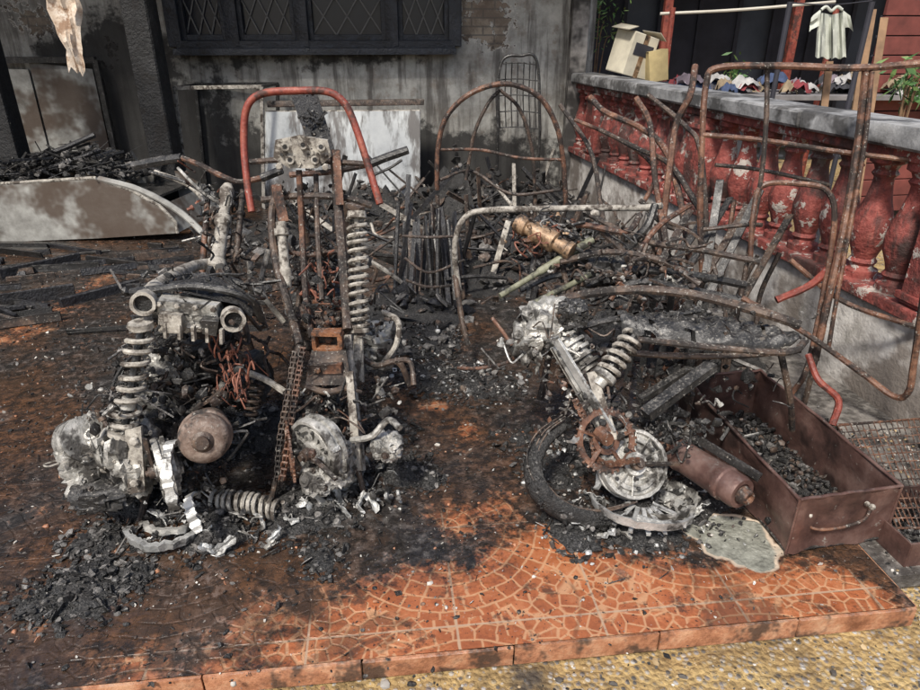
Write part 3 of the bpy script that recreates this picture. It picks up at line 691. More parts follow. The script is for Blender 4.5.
for _ in range(45):
    x=rnd(-1.2,1.1); yy=rnd(4.2,6.5); p0=Vector((x,yy,0)); d=Vector((rnd(-.6,.6),rnd(-.3,.3),rnd(.1,.6))); b.bar(p0,p0+d,rnd(.02,.05),.012,random.choice([wood,rustd,soot,ashs]),.002,roll=rnd(0,3))
for _ in range(55):
    x=rnd(.6,1.55); yy=rnd(2.6,5.0); x=min(x,2.02-(yy-1.5)*.166-.1)
    p0=Vector((x,yy,rnd(0,.15))); d=Vector((rnd(-.3,.25),rnd(-.3,.5),rnd(.1,.75)))*rnd(.3,.9); b.tube([p0,p0+d*.5+rv(.06),p0+d],rnd(.006,.014),random.choice([rust,rustd,soot,rustd]),seg=6)
b.done()
b=B('leaning_slats')
for (u0,v0,u1,v1) in((672,295,730,198),(690,300,748,205),(706,300,760,190),(655,290,700,225),(640,300,690,210),(725,330,790,215),(700,310,720,180)):
    t=P(u0,v0,2.85); t.z=max(.02,min(t.z,.5)); b.bar(t,P(u1,v1,3.15),.035,.012,random.choice([soot,soot,rustd]),.001,roll=rnd(-.4,.4)); 
    b.bar(t,(t.x-.03,t.y-.05,0),.03,.012,soot)
b.done()
b=B('bent_pipe_bundle')
T=b.T
T([(590,97,4.0),(605,112,3.9),(640,128,3.7),(665,150,3.5),(680,200,3.3),(690,270,3.1),(700,400,2.9)],.017,rust)
T([(636,98,3.7),(650,125,3.6),(655,180,3.4),(668,260,3.1),(680,390,2.9)],.015,rust)
T([(695,66,3.5),(690,95,3.4),(676,125,3.4),(668,180,3.3),(660,250,3.2),(650,350,3.0)],.016,rust)
T([(600,130,4.0),(640,150,3.7),(670,165,3.4),(700,210,3.2)],.014,rustd)
T([(560,105,4.4),(590,150,4.2),(600,200,4.0),(610,270,3.8)],.014,rustd)
T([(575,120,4.2),(620,140,4.0),(655,170,3.7),(640,210,3.5)],.012,rust)
T([(648,95,3.8),(684,125,3.6),(700,150,3.5),(706,230,3.3),(700,300,3.1)],.013,rustd)
T([(640,200,3.4),(665,225,3.3),(700,235,3.2),(730,260,3.1)],.014,rustd)
b.done()
b=B('bent_gate_frame')
T=b.T
T([(703,300,2.95),(700,215,3.0),(702,140,3.05),(706,85,3.1),(718,68,3.1),(780,66,3.0),(860,68,2.9),(960,60,2.75)],.014,rust)
T([(702,135,3.05),(760,140,3.0),(840,152,2.9),(950,165,2.7)],.011,rust)
T([(767,68,3.05),(766,120,3.0),(760,185,2.95),(740,300,2.85)],.011,rustd)
T([(866,70,2.9),(858,140,2.85),(845,220,2.75),(828,300,2.65),(815,360,2.6)],.016,rust)
T([(872,72,2.88),(862,160,2.8),(838,290,2.65),(828,350,2.6)],.009,rust)
T([(742,298,2.75),(800,330,2.6),(860,372,2.45),(893,396,2.35),(908,392,2.3),(914,360,2.3),(930,250,2.3),(945,150,2.4)],.013,rust)
T([(750,262,2.85),(753,215,2.9),(762,186,2.95),(800,184,2.9),(828,192,2.85),(834,225,2.8),(822,300,2.7),(806,370,2.6),(790,395,2.6)],.012,rust)
T([(790,260,2.8),(840,300,2.7),(900,322,2.5),(945,335,2.4)],.011,rust)
T([(808,355,2.5),(818,380,2.4),(838,400,2.35),(832,425,2.3)],.014,redp)
T([(776,300,2.75),(810,285,2.75),(835,262,2.75)],.017,redp)
T([(700,230,3.0),(745,225,2.95),(762,225,2.9)],.010,rustd)
T([(715,165,3.1),(760,170,3.1),(830,185,3.0)],.009,rustd)
for q in((790,395,2.6),(815,360,2.6),(703,300,2.95),(740,300,2.85),(832,425,2.3)):
    p=P(*q); b.tube([p,(p.x,p.y,-.02)],.012,rustd,curve=False)
b.done()

# ---------------------------------------------------------------- burnt vehicles
def bolt(b,p,d,r,m): p=Vector(p); d=Vector(d).normalized(); b.lathe(p,p+d*r*1.2,[(0,r),(.8,r),(1,r*.7)],m,6)
def drum(b,c,ax,R,w,m,fins=True,bolts=5):
    c=Vector(c); ax=Vector(ax).normalized(); p0=c-ax*w/2; p1=c+ax*w/2
    b.lathe(p0,p1,[(-.05,R*.20),(-.05,R*.32),(.22,R*.36),(.26,R*.60),(.10,R*.63),(.10,R*.74),(.22,R*.77),(.22,R*.86),(.04,R*.88),(.04,R*.97),(.14,R),(.3,R),(.32,R*.93),(.45,R*.93),(.47,R),(.62,R),(.64,R*.9),(.8,R*.88),(.83,R*.55),(.95,R*.5),(.96,R*.3),(1.12,R*.28),(1.12,R*.14)],m,36,jag=.012)
    b.lathe(p0-ax*w*.45,p0,[(0,R*.10),(.3,R*.10),(.3,R*.18),(1,R*.20)],rustd,10)
    a=ax.orthogonal().normalized(); q=ax.cross(a)
    for i in range(bolts):
        an=6.283*i/bolts+.3; bolt(b,p0+(a*math.cos(an)+q*math.sin(an))*R*.68+ax*w*.10,-ax,R*.06,soot)
    if fins:
        for i in range(12):
            if i in(4,9): continue
            an=6.283*i/12; e=a*math.cos(an)+q*math.sin(an); b.bar(p0+e*R*.3+ax*w*.14,p0+e*R*.92+ax*w*.14,R*.035,R*.12,m,.001)
    e=a*.6+q*.8; b.bar(p0+e*R*.2-ax*w*.1,p0+e*R*1.25-ax*w*.15,R*.12,R*.07,rustd,.002)
def fincyl(b,p0,p1,R,n,m):
    p0=Vector(p0);p1=Vector(p1); pr=[]
    for i in range(n):
        t=i/n; pr+=[(t,R*.7),(t+.02,R),(t+.5/n,R),(t+.52/n,R*.7)]
    b.lathe(p0,p1,pr+[(1,R*.7)],m,16,jag=.05)
def casting(b,c,s,m,seed=0):
    c=Vector(c); n1=36; n2=22; vs=[];fs=[]
    for j in range(n2+1):
        th=math.pi*j/n2
        for i in range(n1):
            ph=2*math.pi*i/n1; d=Vector((math.sin(th)*math.cos(ph),math.sin(th)*math.sin(ph),math.cos(th)))
            k_=(abs(d.x)**4+abs(d.y)**4+abs(d.z)**4)**-.25; v1=nz(d.x,d.y,d.z+seed,2.2); v2=nz(d.x+9,d.y,d.z+seed,6,2)
            step=.10 if v1>.08 else (-.08 if v1<-.15 else 0)
            q=d*k_*(1+.14*v1+step+.08*v2+(.05 if math.sin(d.x*26+seed)>.55 else 0)); vs.append(c+Vector((q.x*s[0],q.y*s[1],q.z*s[2])))
    for j in range(n2):
        for i in range(n1): fs.append((j*n1+i,j*n1+(i+1)%n1,(j+1)*n1+(i+1)%n1,(j+1)*n1+i))
    b.add(vs,fs,m)
    for i in range(16):
        d=Vector((rnd(-1,1),rnd(-1,.3),rnd(-1,1))).normalized(); p=c+Vector((d.x*s[0],d.y*s[1],d.z*s[2]))*1.05; rr=rnd(.005,.012)
        if i%3: b.lathe(p-d*rr,p+d*rr*1.5,[(0,rr*1.3),(.7,rr*1.2),(.7,rr*.8),(1,rr*.7)],random.choice([m,m,rustd]),8)
        else: b.lathe(p-d*rr,p+d*rr*1.2,[(0,rr*2.2),(1,rr*2),(1,rr*1.3),(.2,rr*1.2)],m,12)
    for i in range(7):
        a=rv().normalized(); b.bar(c+Vector((a.x*s[0],-s[1]*1.0,a.z*s[2]))*1.0,c+Vector((-a.x*s[0]*.6,-s[1]*1.08,a.z*s[2]*.2)),.006,.018,m,.001)
def mess(b,c,sp,n,mats,sz=(.008,.03),w=.2):
    c=Vector(c); n=int(n*.8)
    for _ in range(n):
        p=c+Vector((random.gauss(0,sp[0]*.5),random.gauss(0,sp[1]*.5),random.gauss(0,sp[2]*.5))); p.z=max(p.z,.01); t=random.random(); m=random.choice(mats); s_=rnd(*sz)*rnd(.5,1)
        if t<.38: b.chunk(p,s_,m)
        elif t<.50: b.bar(p,p+rv(s_*3),s_*.5,s_*.25,m,roll=rnd(0,3))
        elif t<.70: b.lathe(p,p+rv(s_*1.5),[(0,s_*.3),(0,s_*.6),(.4,s_*.6),(.4,s_*.35),(1,s_*.35)],m,8)
        elif t<.90: b.shard(p,s_*1.3,m)
        else: q=p+rv(s_*3); b.tube([p,q,q+rv(s_*3),q+rv(s_*4)],s_*rnd(.12,.25),m,seg=5,n=4)
dm=[soot,soot,char,rustd,rustd,ash,alu]; dm2=[char,soot,soot,char,rustd]
def chain(b,pts,m):
    pts=catmull([Vector(p) for p in pts],16)
    last=pts[0]; k_=0
    for p in pts[1:]:
        d=p-last
        if d.length>.0125:
            t=d.normalized(); sd=t.cross(Vector((0,1,0)));
            if sd.length<.1: sd=Vector((1,0,0))
            sd.normalize(); o_=.008 if k_%2 else .0055
            for sg in(-1,1): b.bar(last+sd*o_*sg,last+sd*o_*sg+t*.016,.0025,.012,m)
            b.tube([last-sd*.010,last+sd*.010],.0045,m,seg=6,curve=False); last=p.copy(); k_+=1
def sprocket(b,c,ax,R,m,teeth=30):
    c=Vector(c); ax=Vector(ax).normalized(); a=ax.orthogonal().normalized(); q=ax.cross(a)
    b.arc(c,ax,R,0,358,.006,.020,m,48,.01); b.arc(c,ax,R*.42,0,358,.006,.018,m,24,.01)
    for i in range(teeth):
        an=6.283*i/teeth; e=a*math.cos(an)+q*math.sin(an); b.bar(c+e*(R+.006),c+e*(R+.018),.008,.005,m)
    for i in range(5):
        an=6.283*i/5; e=a*math.cos(an)+q*math.sin(an); b.bar(c+e*R*.4,c+e*R,.016,.005,m)

# ---- left scooter
b=B('burnt_scooter'); T=b.T
T([(134,166,2.95),(160,161,2.92),(182,158,2.9)],.019,soot); T([(182,158,2.9),(200,165,2.88),(222,176,2.85),(240,182,2.85),(262,178,2.85)],.012,rust)
T([(262,178,2.85),(282,170,2.85)],.018,soot)
T([(178,168,2.85),(200,190,2.8),(222,205,2.8)],.007,alu); T([(150,172,2.9),(185,182,2.85),(215,200,2.8)],.008,soot)
b.lathe(P(228,185,2.85),P(214,290,2.5),[(0,.018),(.05,.03),(.12,.03),(.14,.022),(.3,.022),(.32,.034),(.38,.034),(.4,.026),(.72,.028),(.74,.038),(.8,.038),(.82,.025),(1,.025)],ashs,14,jag=.04)
b.lathe(P(243,190,2.87),P(236,262,2.65),[(0,.012),(.3,.014),(.32,.02),(.36,.02),(.38,.013),(1,.013)],rustd,10)
b.lathe(P(208,198,2.9),P(202,276,2.6),[(0,.012),(1,.013)],rust,10)
T([(100,179,3.2),(140,190,3.1),(180,212,3.0),(212,242,2.9)],.015,gryp); T([(155,172,3.2),(190,186,3.15),(215,214,3.0)],.012,ashs)
mess(b,P(215,205,2.85),(.12,.08,.10),90,dm+[cop],(.008,.024)); mess(b,P(228,245,2.72),(.12,.12,.15),90,dm,(.008,.026))
b.tangle(P(222,215,2.82),(.10,.06,.10),10,.005,soot); b.tangle(P(226,250,2.7),(.10,.08,.12),8,.006,rustd)
for pts in([(145,302,1.93),(160,286,2.15),(190,268,2.45),(214,262,2.65)],[(233,318,1.95),(228,296,2.2),(222,272,2.5),(216,262,2.65)]):
    w=[P(*q) for q in pts]; b.tube(w,[.033,.03,.022,.018],ashs if pts[0][0]<200 else soot,seg=14)
    d=(w[0]-w[1]).normalized(); b.lathe(w[0]-d*.01,w[0]+d*.03,[(0,.030),(0,.038),(1,.038),(1,.028),(.2,.027)],ashs,20,jag=.02)
    b.lathe(w[0]+d*.012,w[0]+d*.014,[(0,.0265),(1,.0265)],char,16)
R0=Matrix.Rotation(.12,3,'Y')
casting(b,P(188,312,2.0),(.095,.06,.045),alu,12); b.box(P(190,306,1.96),(.19,.06,.04),alu,R0,.006,.2); b.box(P(172,322,1.92),(.07,.04,.06),ashs,R0,.004); b.box(P(212,325,1.92),(.05,.05,.05),soot,R0,.004)
for u in(160,178,196,214): bolt(b,P(u,304+ (u-160)*.1,1.925),(0,-1,.2),.009,ashs)
for i in range(5): b.box(P(166+i*14,330+i*1.5,1.905),(.010,.02,.05),ashs,R0)
T([(132,292,2.0),(160,286,1.98),(200,286,2.0),(246,300,2.0),(262,320,2.05)],.013,soot,wob=.01); T([(150,288,2.3),(210,276,2.4),(262,292,2.4)],.015,soot)
b.plate([P(170,282,2.1),P(215,276,2.1),P(256,300,2.1),P(252,318,2.0),P(238,304,1.97),P(175,290,1.97)],.012,char)
mess(b,P(205,285,2.15),(.24,.2,.05),150,[char,soot,char,ash,rustd],(.008,.028)); b.tangle(P(200,288,2.1),(.16,.1,.02),9,.006,soot)
sp0,sp1=P(142,328,1.9),P(124,432,1.8)
b.tube([sp0,sp1],.014,soot,curve=False); b.spring(sp0,sp1,.036,.0085,8.5,ashs); b.lathe(sp0+Vector((0,0,.02)),sp0,[(0,.02),(0,.038),(1,.038)],ashs); d=(sp1-sp0)*.08
b.lathe(sp1,sp1+d,[(0,.046),(.5,.046),(.6,.03),(1,.028)],ashs); b.lathe((sp0+sp1)/2+d*2,(sp0+sp1)/2+d*3.4,[(0,.022),(1,.022)],alu)
casting(b,P(104,446,1.88),(.09,.11,.10),alu,1); casting(b,P(138,455,1.83),(.06,.09,.10),alu,2); casting(b,P(92,470,1.84),(.06,.08,.075),alu,15)
fincyl(b,P(86,438,1.8),P(74,440,1.86),.07,4,alu)
casting(b,P(108,488,1.78),(.09,.08,.035),soot,17)
fincyl(b,P(150,410,2.0),P(178,360,2.2),.06,7,alu)
drum(b,P(168,468,1.76),(.85,.5,0),.105,.07,alu)
b.plate([P(126,430,1.77),P(142,426,1.77),P(146,490,1.73),P(128,494,1.73)],.012,ashs); bolt(b,P(136,440,1.76),(0,-1,.2),.016,ashs); bolt(b,P(136,482,1.72),(0,-1,.2),.014,ashs)
mess(b,P(115,400,1.9),(.12,.12,.06),100,dm+[alu],(.008,.026)); mess(b,P(180,390,2.05),(.22,.2,.15),330,dm2+[rustd,ash],(.008,.034)); mess(b,P(170,350,2.1),(.18,.15,.11),200,dm2+[ash],(.008,.03))
mess(b,P(110,460,1.76),(.14,.05,.12),70,[alu,soot,alu,ashs],(.006,.02)); mess(b,P(190,480,1.8),(.12,.08,.08),80,dm+[alub],(.006,.022))
casting(b,P(180,400,2.15),(.12,.12,.1),soot,3); casting(b,P(200,350,2.2),(.10,.12,.08),soot,6); casting(b,P(245,380,2.25),(.08,.1,.08),soot,21); casting(b,P(165,365,2.05),(.05,.05,.05),alu,22); casting(b,P(178,440,2.0),(.07,.1,.09),soot,23)
a_,c_=P(203,442,1.72),P(214,415,2.05)
b.lathe(a_,c_,[(0,.018),(0,.03),(.0,.045),(.03,.062),(.06,.074),(.12,.079),(.2,.077),(.22,.083),(.26,.083),(.28,.072),(.6,.06),(1,.03)],grime('heat_scaled_steel',[(.3,(.06,.04,.03)),(.5,(.16,.11,.085)),(.7,(.30,.24,.2))],20,.3,ash=.2),36); b.lathe(a_-(c_-a_)*.06,a_,[(0,.012),(0,.02),(.6,.022),(1,.034)],rustd,18)
T([(214,415,2.05),(222,385,2.1),(232,370,2.15),(262,378,2.1),(285,392,2.05)],.012,ashs)
b.bar(P(192,410,1.95),P(222,392,1.95),.03,.01,rustd)
b.spring(P(258,382,2.15),P(250,415,2.1),.025,.006,5,rustd)
b.spring(G(213,500,.045),G(281,512,.035),.033,.0075,11,ashs,.012)
b.tangle(P(233,375,2.02),(.05,.06,.10),28,.003,cop); b.tangle(P(205,365,2.05),(.12,.1,.1),12,.005,rustd); b.tangle(P(190,430,1.9),(.15,.1,.1),8,.005,soot); b.tangle(P(250,330,2.2),(.08,.1,.12),10,.006,rustd)
b.arc(G(168,525,.03),(.05,.1,1),.115,150,395,.03,.022,alub,40,.05,.3); b.arc(G(172,518,.05),(.1,.2,1),.085,170,370,.02,.016,alu,30,.06)
b.arc(P(180,478,1.72),(1,.2,.1),.12,20,150,.03,.010,alub,24,.05); b.arc(P(205,520,1.68),(.9,.3,.4),.09,0,120,.030,.007,alub,20,.08)
for (u,v) in((192,505),(205,530),(262,520),(275,535),(240,515),(225,545),(160,515),(290,520),(185,490),(248,498),(180,530),(150,540),(270,545),(208,548),(300,505)):
    b.shard(G(u,v,.035),rnd(.028,.05),random.choice([alub,alub,alu]))
mess(b,G(210,525,.03),(.24,.12,.03),130,[alub,alu,ash,char,soot,alub],(.006,.022))
T([(150,480,1.85),(140,520,1.8),(128,545,1.72)],.011,rustd); T([(190,470,1.9),(196,520,1.85),(205,540,1.8)],.011,rustd)
for u,y in((236,2.65),(200,2.6),(214,2.5)):
    q=P(u,275,y); b.tube([q,(q.x+.02,q.y-.02,q.z*.5),(q.x+.05,q.y+.1,0)],.014,rustd)
b.done()

# ---- middle motorcycle
b=B('burnt_motorcycle'); T=b.T
T([(252,212,2.6),(247,180,2.65),(244,140,2.7),(247,108,2.72),(262,94,2.73),(295,91,2.73),(328,92,2.73),(345,104,2.72),(356,128,2.7),(368,165,2.66),(380,204,2.6)],.0145,redp,seg=12)
T([(250,162,2.68),(285,160,2.66),(330,162,2.66),(366,164,2.67)],.011,rustd)
b.plate([P(276,140,2.58),P(300,135,2.58),P(328,140,2.58),P(332,156,2.58),P(318,168,2.58),P(290,168,2.58),P(274,158,2.58)],.018,ashs)
for (u,v) in((285,147),(303,145),(321,147),(290,160),(315,160)): b.lathe(P(u,v,2.57),P(u,v,2.55),[(0,.016),(1,.016),(1,.009),(.6,.009)],ashs,12); b.lathe(P(u,v,2.553),P(u,v,2.551),[(0,.009),(1,.009)],char,10)
mess(b,P(303,150,2.57),(.10,.02,.06),30,[ashs,ashs,soot],(.005,.014))
bolt(b,P(280,166,2.56),(0,-1,0),.014,ashs); bolt(b,P(326,167,2.56),(0,-1,0),.014,ashs)
T([(368,165,3.0),(385,158,3.0),(408,150,3.0)],.018,soot); T([(290,175,3.0),(330,172,3.0),(368,165,3.0)],.013,rust); T([(372,176,2.95),(390,168,2.95),(402,160,2.95)],.006,soot)
b.plate([P(292,98,3.2),P(318,96,3.2),P(338,160,2.95),P(316,165,2.95)],.03,char); mess(b,P(316,128,3.05),(.06,.04,.14),50,[char,soot],(.008,.026))
T([(280,185,2.6),(272,215,2.55),(276,260,2.45),(290,310,2.3),(300,345,2.15)],.016,rustd); T([(335,150,2.65),(338,200,2.6),(343,260,2.45),(348,330,2.25)],.020,rustd)
T([(299,170,2.6),(302,230,2.55),(306,300,2.35),(312,338,2.2)],.012,rust); T([(316,175,2.65),(318,240,2.5),(322,300,2.35)],.010,rustd)
T([(262,200,2.6),(300,196,2.6),(345,198,2.6),(372,206,2.6)],.013,rustd); T([(278,250,2.5),(310,255,2.5),(345,250,2.5)],.010,rust)
b.bar(P(348,205,2.5),P(362,210,2.45),.03,.02,rustd); b.bar(P(276,185,2.55),P(284,222,2.5),.035,.02,rust); b.bar(P(336,150,2.6),P(340,205,2.55),.03,.015,rust)
a_,c_=P(357,218,2.42),P(360,328,2.28); b.tube([a_,c_+(c_-a_)*.5],.011,ashs,curve=False); b.spring(a_,c_,.033,.0075,13,ashs); b.lathe(a_-(c_-a_)*.06,a_,[(0,.018),(0,.034),(1,.036)],ashs,16); b.lathe(c_,c_+(c_-a_)*.08,[(0,.037),(.5,.037),(.6,.02),(1,.02)],ashs,16)
b.lathe(P(358,335,2.27),P(355,385,2.2),[(0,.015),(.3,.015),(.3,.022),(.9,.022),(1,.016)],ashs,12)
b.lathe(P(281,222,2.5),P(287,288,2.4),[(0,.02),(.1,.02),(.1,.028),(.2,.028),(.22,.018),(.7,.02),(.72,.026),(.8,.026),(1,.018)],ashs,14)
pb=P(328,340,2.12)
for (dx_,dz_,sx_,sz_) in((0,.03,.10,.014),(0,-.03,.10,.014),(-.045,0,.014,.05),(.045,0,.014,.05)): b.box(pb+Vector((dx_,0,dz_)),(sx_,.05,sz_),rusto,None,.002,.2)
b.box(pb+Vector((0,.03,0)),(.08,.01,.05),soot); bolt(b,pb+Vector((0,.02,0)),(0,-1,0),.016,rust)
b.box(P(326,366,2.08),(.12,.05,.03),rust,None,.004,.15); bolt(b,P(318,370,2.05),(0,-1,.2),.011,rusto)
b.plate([P(312,350,2.1),P(346,350,2.1),P(352,385,2.05),P(306,385,2.05)],.01,rustd)
T([(300,345,2.15),(292,380,2.08),(286,430,2.0),(282,485,1.93)],.014,rustd)
T([(348,335,2.2),(352,380,2.12),(358,430,2.02),(362,470,1.96)],.015,ashs); b.bar(P(350,372,2.05),P(358,470,1.92),.030,.012,ashs,.003,roll=.3)
T([(306,386,2.05),(328,392,2.04),(350,386,2.05)],.012,rustd)
chain(b,[P(303,348,2.05),P(297,385,1.98),(P(290,430,1.92)),P(282,482,1.86)],rust); chain(b,[P(295,352,2.1),P(288,395,2.02),P(280,440,1.95),P(277,482,1.88)],rustd)
sprocket(b,P(290,450,1.92),(1,.35,0),.095,rust)
drum(b,P(322,446,1.90),(.62,.78,0),.115,.10,alu,True,6); casting(b,P(338,462,1.90),(.05,.07,.07),alu,31); casting(b,P(318,478,1.86),(.045,.05,.04),alu,32)
b.lathe(P(290,452,1.9),P(362,446,1.96),[(0,.012),(1,.012)],soot,10); bolt(b,P(312,452,1.80),(0,-1,0),.016,rust)
T([(352,440,1.92),(372,436,1.88),(388,420,1.9),(400,428,1.85)],.011,alu); casting(b,P(388,446,1.9),(.045,.05,.035),alu,33)
b.arc(P(335,470,1.86),(.8,.6,.1),.12,-60,80,.03,.012,alub,22,.06)
for (u,v,s_) in((322,495,.05),(338,488,.05),(360,470,.045),(378,462,.04),(372,495,.04),(345,505,.035),(385,430,.04),(332,478,.05),(395,468,.03),(360,497,.04),(310,500,.04),(350,480,.05),(366,452,.04)):
    b.shard(G(u,v+6,s_*.8),s_*1.1,random.choice([alub,alub,alu]),1.5)
mess(b,G(350,500,.03),(.18,.1,.04),100,[alub,alu,ash,char,soot],(.006,.022))
casting(b,P(325,300,2.85),(.14,.16,.12),soot,8); fincyl(b,P(330,290,2.75),P(320,250,2.95),.07,8,soot); casting(b,P(378,345,2.7),(.07,.1,.08),alu,9)
T([(384,312,2.5),(398,322,2.45),(396,345,2.4),(384,362,2.4)],.012,ashs); T([(290,240,2.7),(300,275,2.6),(296,330,2.5)],.012,rustd)
T([(352,350,2.35),(375,365,2.3),(398,362,2.3),(410,385,2.3)],.012,rustd); T([(395,360,2.2),(410,362,2.2),(414,385,2.15)],.010,rustd)
b.tangle(P(320,285,2.45),(.06,.06,.09),18,.004,cop); b.tangle(P(320,240,2.6),(.10,.1,.12),12,.005,rustd); b.tangle(P(355,300,2.5),(.08,.1,.12),8,.005,soot)
mess(b,P(320,275,2.6),(.15,.16,.18),220,dm+[rust],(.007,.028)); mess(b,P(328,405,2.1),(.12,.12,.12),200,dm2+[rust,alu],(.007,.026)); mess(b,P(300,195,2.65),(.14,.08,.06),60,dm+[ashs],(.007,.02)); mess(b,P(372,400,2.2),(.12,.1,.11),90,dm,(.008,.026))
mess(b,P(322,320,2.3),(.11,.1,.12),120,dm2+[rust],(.007,.024)); mess(b,P(380,330,2.6),(.10,.1,.14),60,dm,(.008,.026)); b.tangle(P(330,420,2.05),(.1,.08,.1),8,.005,rustd)
casting(b,P(318,325,2.4),(.08,.1,.07),rustd,11); casting(b,P(326,415,2.15),(.07,.08,.06),soot,34)
for u,y in((300,2.9),(345,2.9)):
    q=P(u,200,y); b.lathe(q,(q.x,y+.25,.12),[(0,.016),(.4,.016),(.42,.024),(1,.024)],rustd,10); b.tube([(q.x,y+.25,.13),(q.x,y+.3,0)],.015,rustd,curve=False)
T([(276,480,1.9),(270,505,1.88),(262,520,1.84)],.01,rustd); T([(358,470,1.94),(366,500,1.9),(372,512,1.86)],.01,rustd)
T([(250,262,2.9),(252,300,2.8),(262,322,2.8)],.013,ashs); T([(268,250,2.9),(262,290,2.8),(284,322,2.8)],.012,ashs)
b.done()

# ---- right fallen scooter
b=B('burnt_scooter'); T=b.T
T([(459,290,3.1),(455,260,3.1),(456,238,3.1),(464,219,3.1),(482,211,3.1),(540,209,3.05),(600,208,3.0),(640,208,2.9),(662,206,2.85)],.015,ashs,seg=12)
T([(455,275,3.1),(462,320,3.0),(468,345,2.95)],.014,rustd)
b.lathe(P(516,222,2.75),P(572,252,2.6),[(0,.02),(.02,.038),(.2,.04),(.22,.03),(.3,.03),(.32,.045),(.7,.045),(.72,.03),(.9,.03),(.92,.038),(1,.036),(1,.02)],brass,20,jag=.04)
b.lathe(P(500,296,2.5),P(592,240,2.7),[(0,.012),(.4,.012),(.42,.017),(1,.017)],olive,12,jag=.04); b.lathe(P(530,305,2.45),P(590,275,2.6),[(0,.012),(1,.012)],olive,12)
T([(540,235,2.7),(580,225,2.75),(625,232,2.7),(640,215,2.8)],.013,rust); T([(560,215,2.8),(562,260,2.7),(570,300,2.5)],.012,rustd); T([(636,238,2.8),(648,225,2.8),(655,205,2.85)],.018,soot)
T([(590,215,2.9),(640,240,2.8),(700,250,2.7),(760,262,2.6)],.014,rustd); T([(560,262,2.6),(610,252,2.6),(665,262,2.55),(700,285,2.45)],.013,rustd); T([(610,300,2.5),(640,250,2.6),(660,225,2.7),(690,205,2.8)],.012,rust)
T([(585,285,2.55),(630,270,2.6),(690,275,2.6),(745,285,2.6)],.017,soot); T([(520,290,2.6),(560,275,2.65),(620,280,2.6),(660,300,2.5)],.014,soot); T([(545,215,2.85),(535,255,2.75),(528,300,2.55)],.012,soot); T([(600,230,2.75),(625,255,2.7),(640,290,2.6)],.015,rustd)
mess(b,P(550,236,2.72),(.18,.12,.09),170,dm+[rust,brass,ashs],(.007,.026)); b.tangle(P(590,240,2.7),(.16,.1,.09),14,.005,soot); b.tangle(P(600,270,2.6),(.2,.1,.1),9,.006,rustd); b.tangle(P(670,260,2.6),(.16,.12,.10),10,.006,rustd); b.tangle(P(540,240,2.7),(.10,.08,.08),14,.003,cop)
mess(b,P(630,278,2.55),(.24,.14,.10),170,dm+[rust],(.008,.030))
casting(b,P(600,268,2.7),(.09,.09,.06),soot,51); casting(b,P(655,275,2.7),(.08,.09,.06),rustd,52)
T([(560,300,2.45),(600,292,2.4),(650,290,2.35),(700,296,2.3),(760,312,2.2),(800,325,2.15)],.018,rustd); T([(600,350,2.2),(660,355,2.15),(730,356,2.1),(800,350,2.1)],.012,rustd)
T([(590,300,2.5),(640,282,2.5),(690,290,2.5),(740,300,2.45)],.015,soot); T([(575,330,2.3),(610,320,2.3),(650,318,2.3),(700,310,2.3)],.013,soot)
vs=[];fs=[]; n=34; m=14
for i in range(n+1):
    t=i/n; cxp=P(618+182*t,318+14*t+8*math.sin(t*3),2.28-.14*t); wid=.11*math.sin(math.pi*min(1,.12+t*.86))**.6
    for j in range(m+1):
        a=math.pi*(j/m); vs.append(cxp+Vector((rnd(-.002,.002),-math.cos(a)*wid,math.sin(a)*wid*.6-.02+.006*math.sin(t*60)))+Vector((0,0,.02*nz(t*3,j*.3,4,1.5))))
for i in range(n):
    for j in range(m):
        if nz(i*.3,j*.3,9,1)>.5: continue
        fs.append((i*(m+1)+j,i*(m+1)+j+1,(i+1)*(m+1)+j+1,(i+1)*(m+1)+j))
b.add(vs,fs,soot)
T([(625,338,2.12),(680,344,2.08),(740,350,2.04),(790,352,2.04),(806,340,2.08)],.012,rustd)
mess(b,P(700,314,2.2),(.30,.1,.03),70,[char,soot,ash],(.006,.016)); mess(b,P(690,375,2.2),(.25,.12,.08),120,dm2,(.008,.03))
casting(b,P(548,322,2.25),(.085,.09,.07),alu,4); casting(b,P(528,342,2.2),(.05,.07,.06),alu,5); casting(b,P(572,315,2.2),(.05,.05,.045),soot,41); fincyl(b,P(560,330,2.2),P(590,370,2.1),.055,6,alu)
b.bar(P(556,345,2.08),P(610,435,1.92),.055,.02,alu,.004,roll=.2); b.bar(P(556,340,2.05),P(612,432,1.89),.008,.035,alub,.001,roll=.2); b.bar(P(590,372,2.0),P(612,440,1.88),.035,.02,ashs,.003,roll=.4)
for q in((560,352,2.05),(602,422,1.9),(585,395,1.97)): bolt(b,P(*q),(0,-1,.4),.013,soot)
T([(492,318,2.3),(505,335,2.25),(515,352,2.2),(508,362,2.2),(480,368,2.2),(458,368,2.25)],.007,rust)
mess(b,P(545,350,2.15),(.14,.1,.1),170,dm+[alu,alub],(.007,.026)); mess(b,P(580,390,2.05),(.12,.1,.12),150,dm+[rust],(.007,.024))
a_,c_=P(634,336,2.08),P(606,374,2.0); b.spring(a_,c_,.036,.009,5.5,ashs); b.tube([a_,c_],.016,soot,curve=False); b.lathe(c_,c_+(c_-a_)*.3,[(0,.042),(.4,.042),(.5,.025),(1,.022)],alu,16)
T([(606,374,2.0),(592,395,1.98),(580,412,1.95)],.016,rustd)
b.bar(P(645,415,1.95),P(712,365,2.1),.045,.03,soot,.004); b.bar(P(640,400,2.05),P(690,368,2.15),.03,.02,soot,.003)
sprocket(b,P(606,440,1.87),(.25,-.8,.5),.095,rust)
drum(b,P(630,464,1.88),(-.15,.75,-.55),.12,.09,alu,True,6); casting(b,P(645,470,1.9),(.06,.06,.05),alu,44)
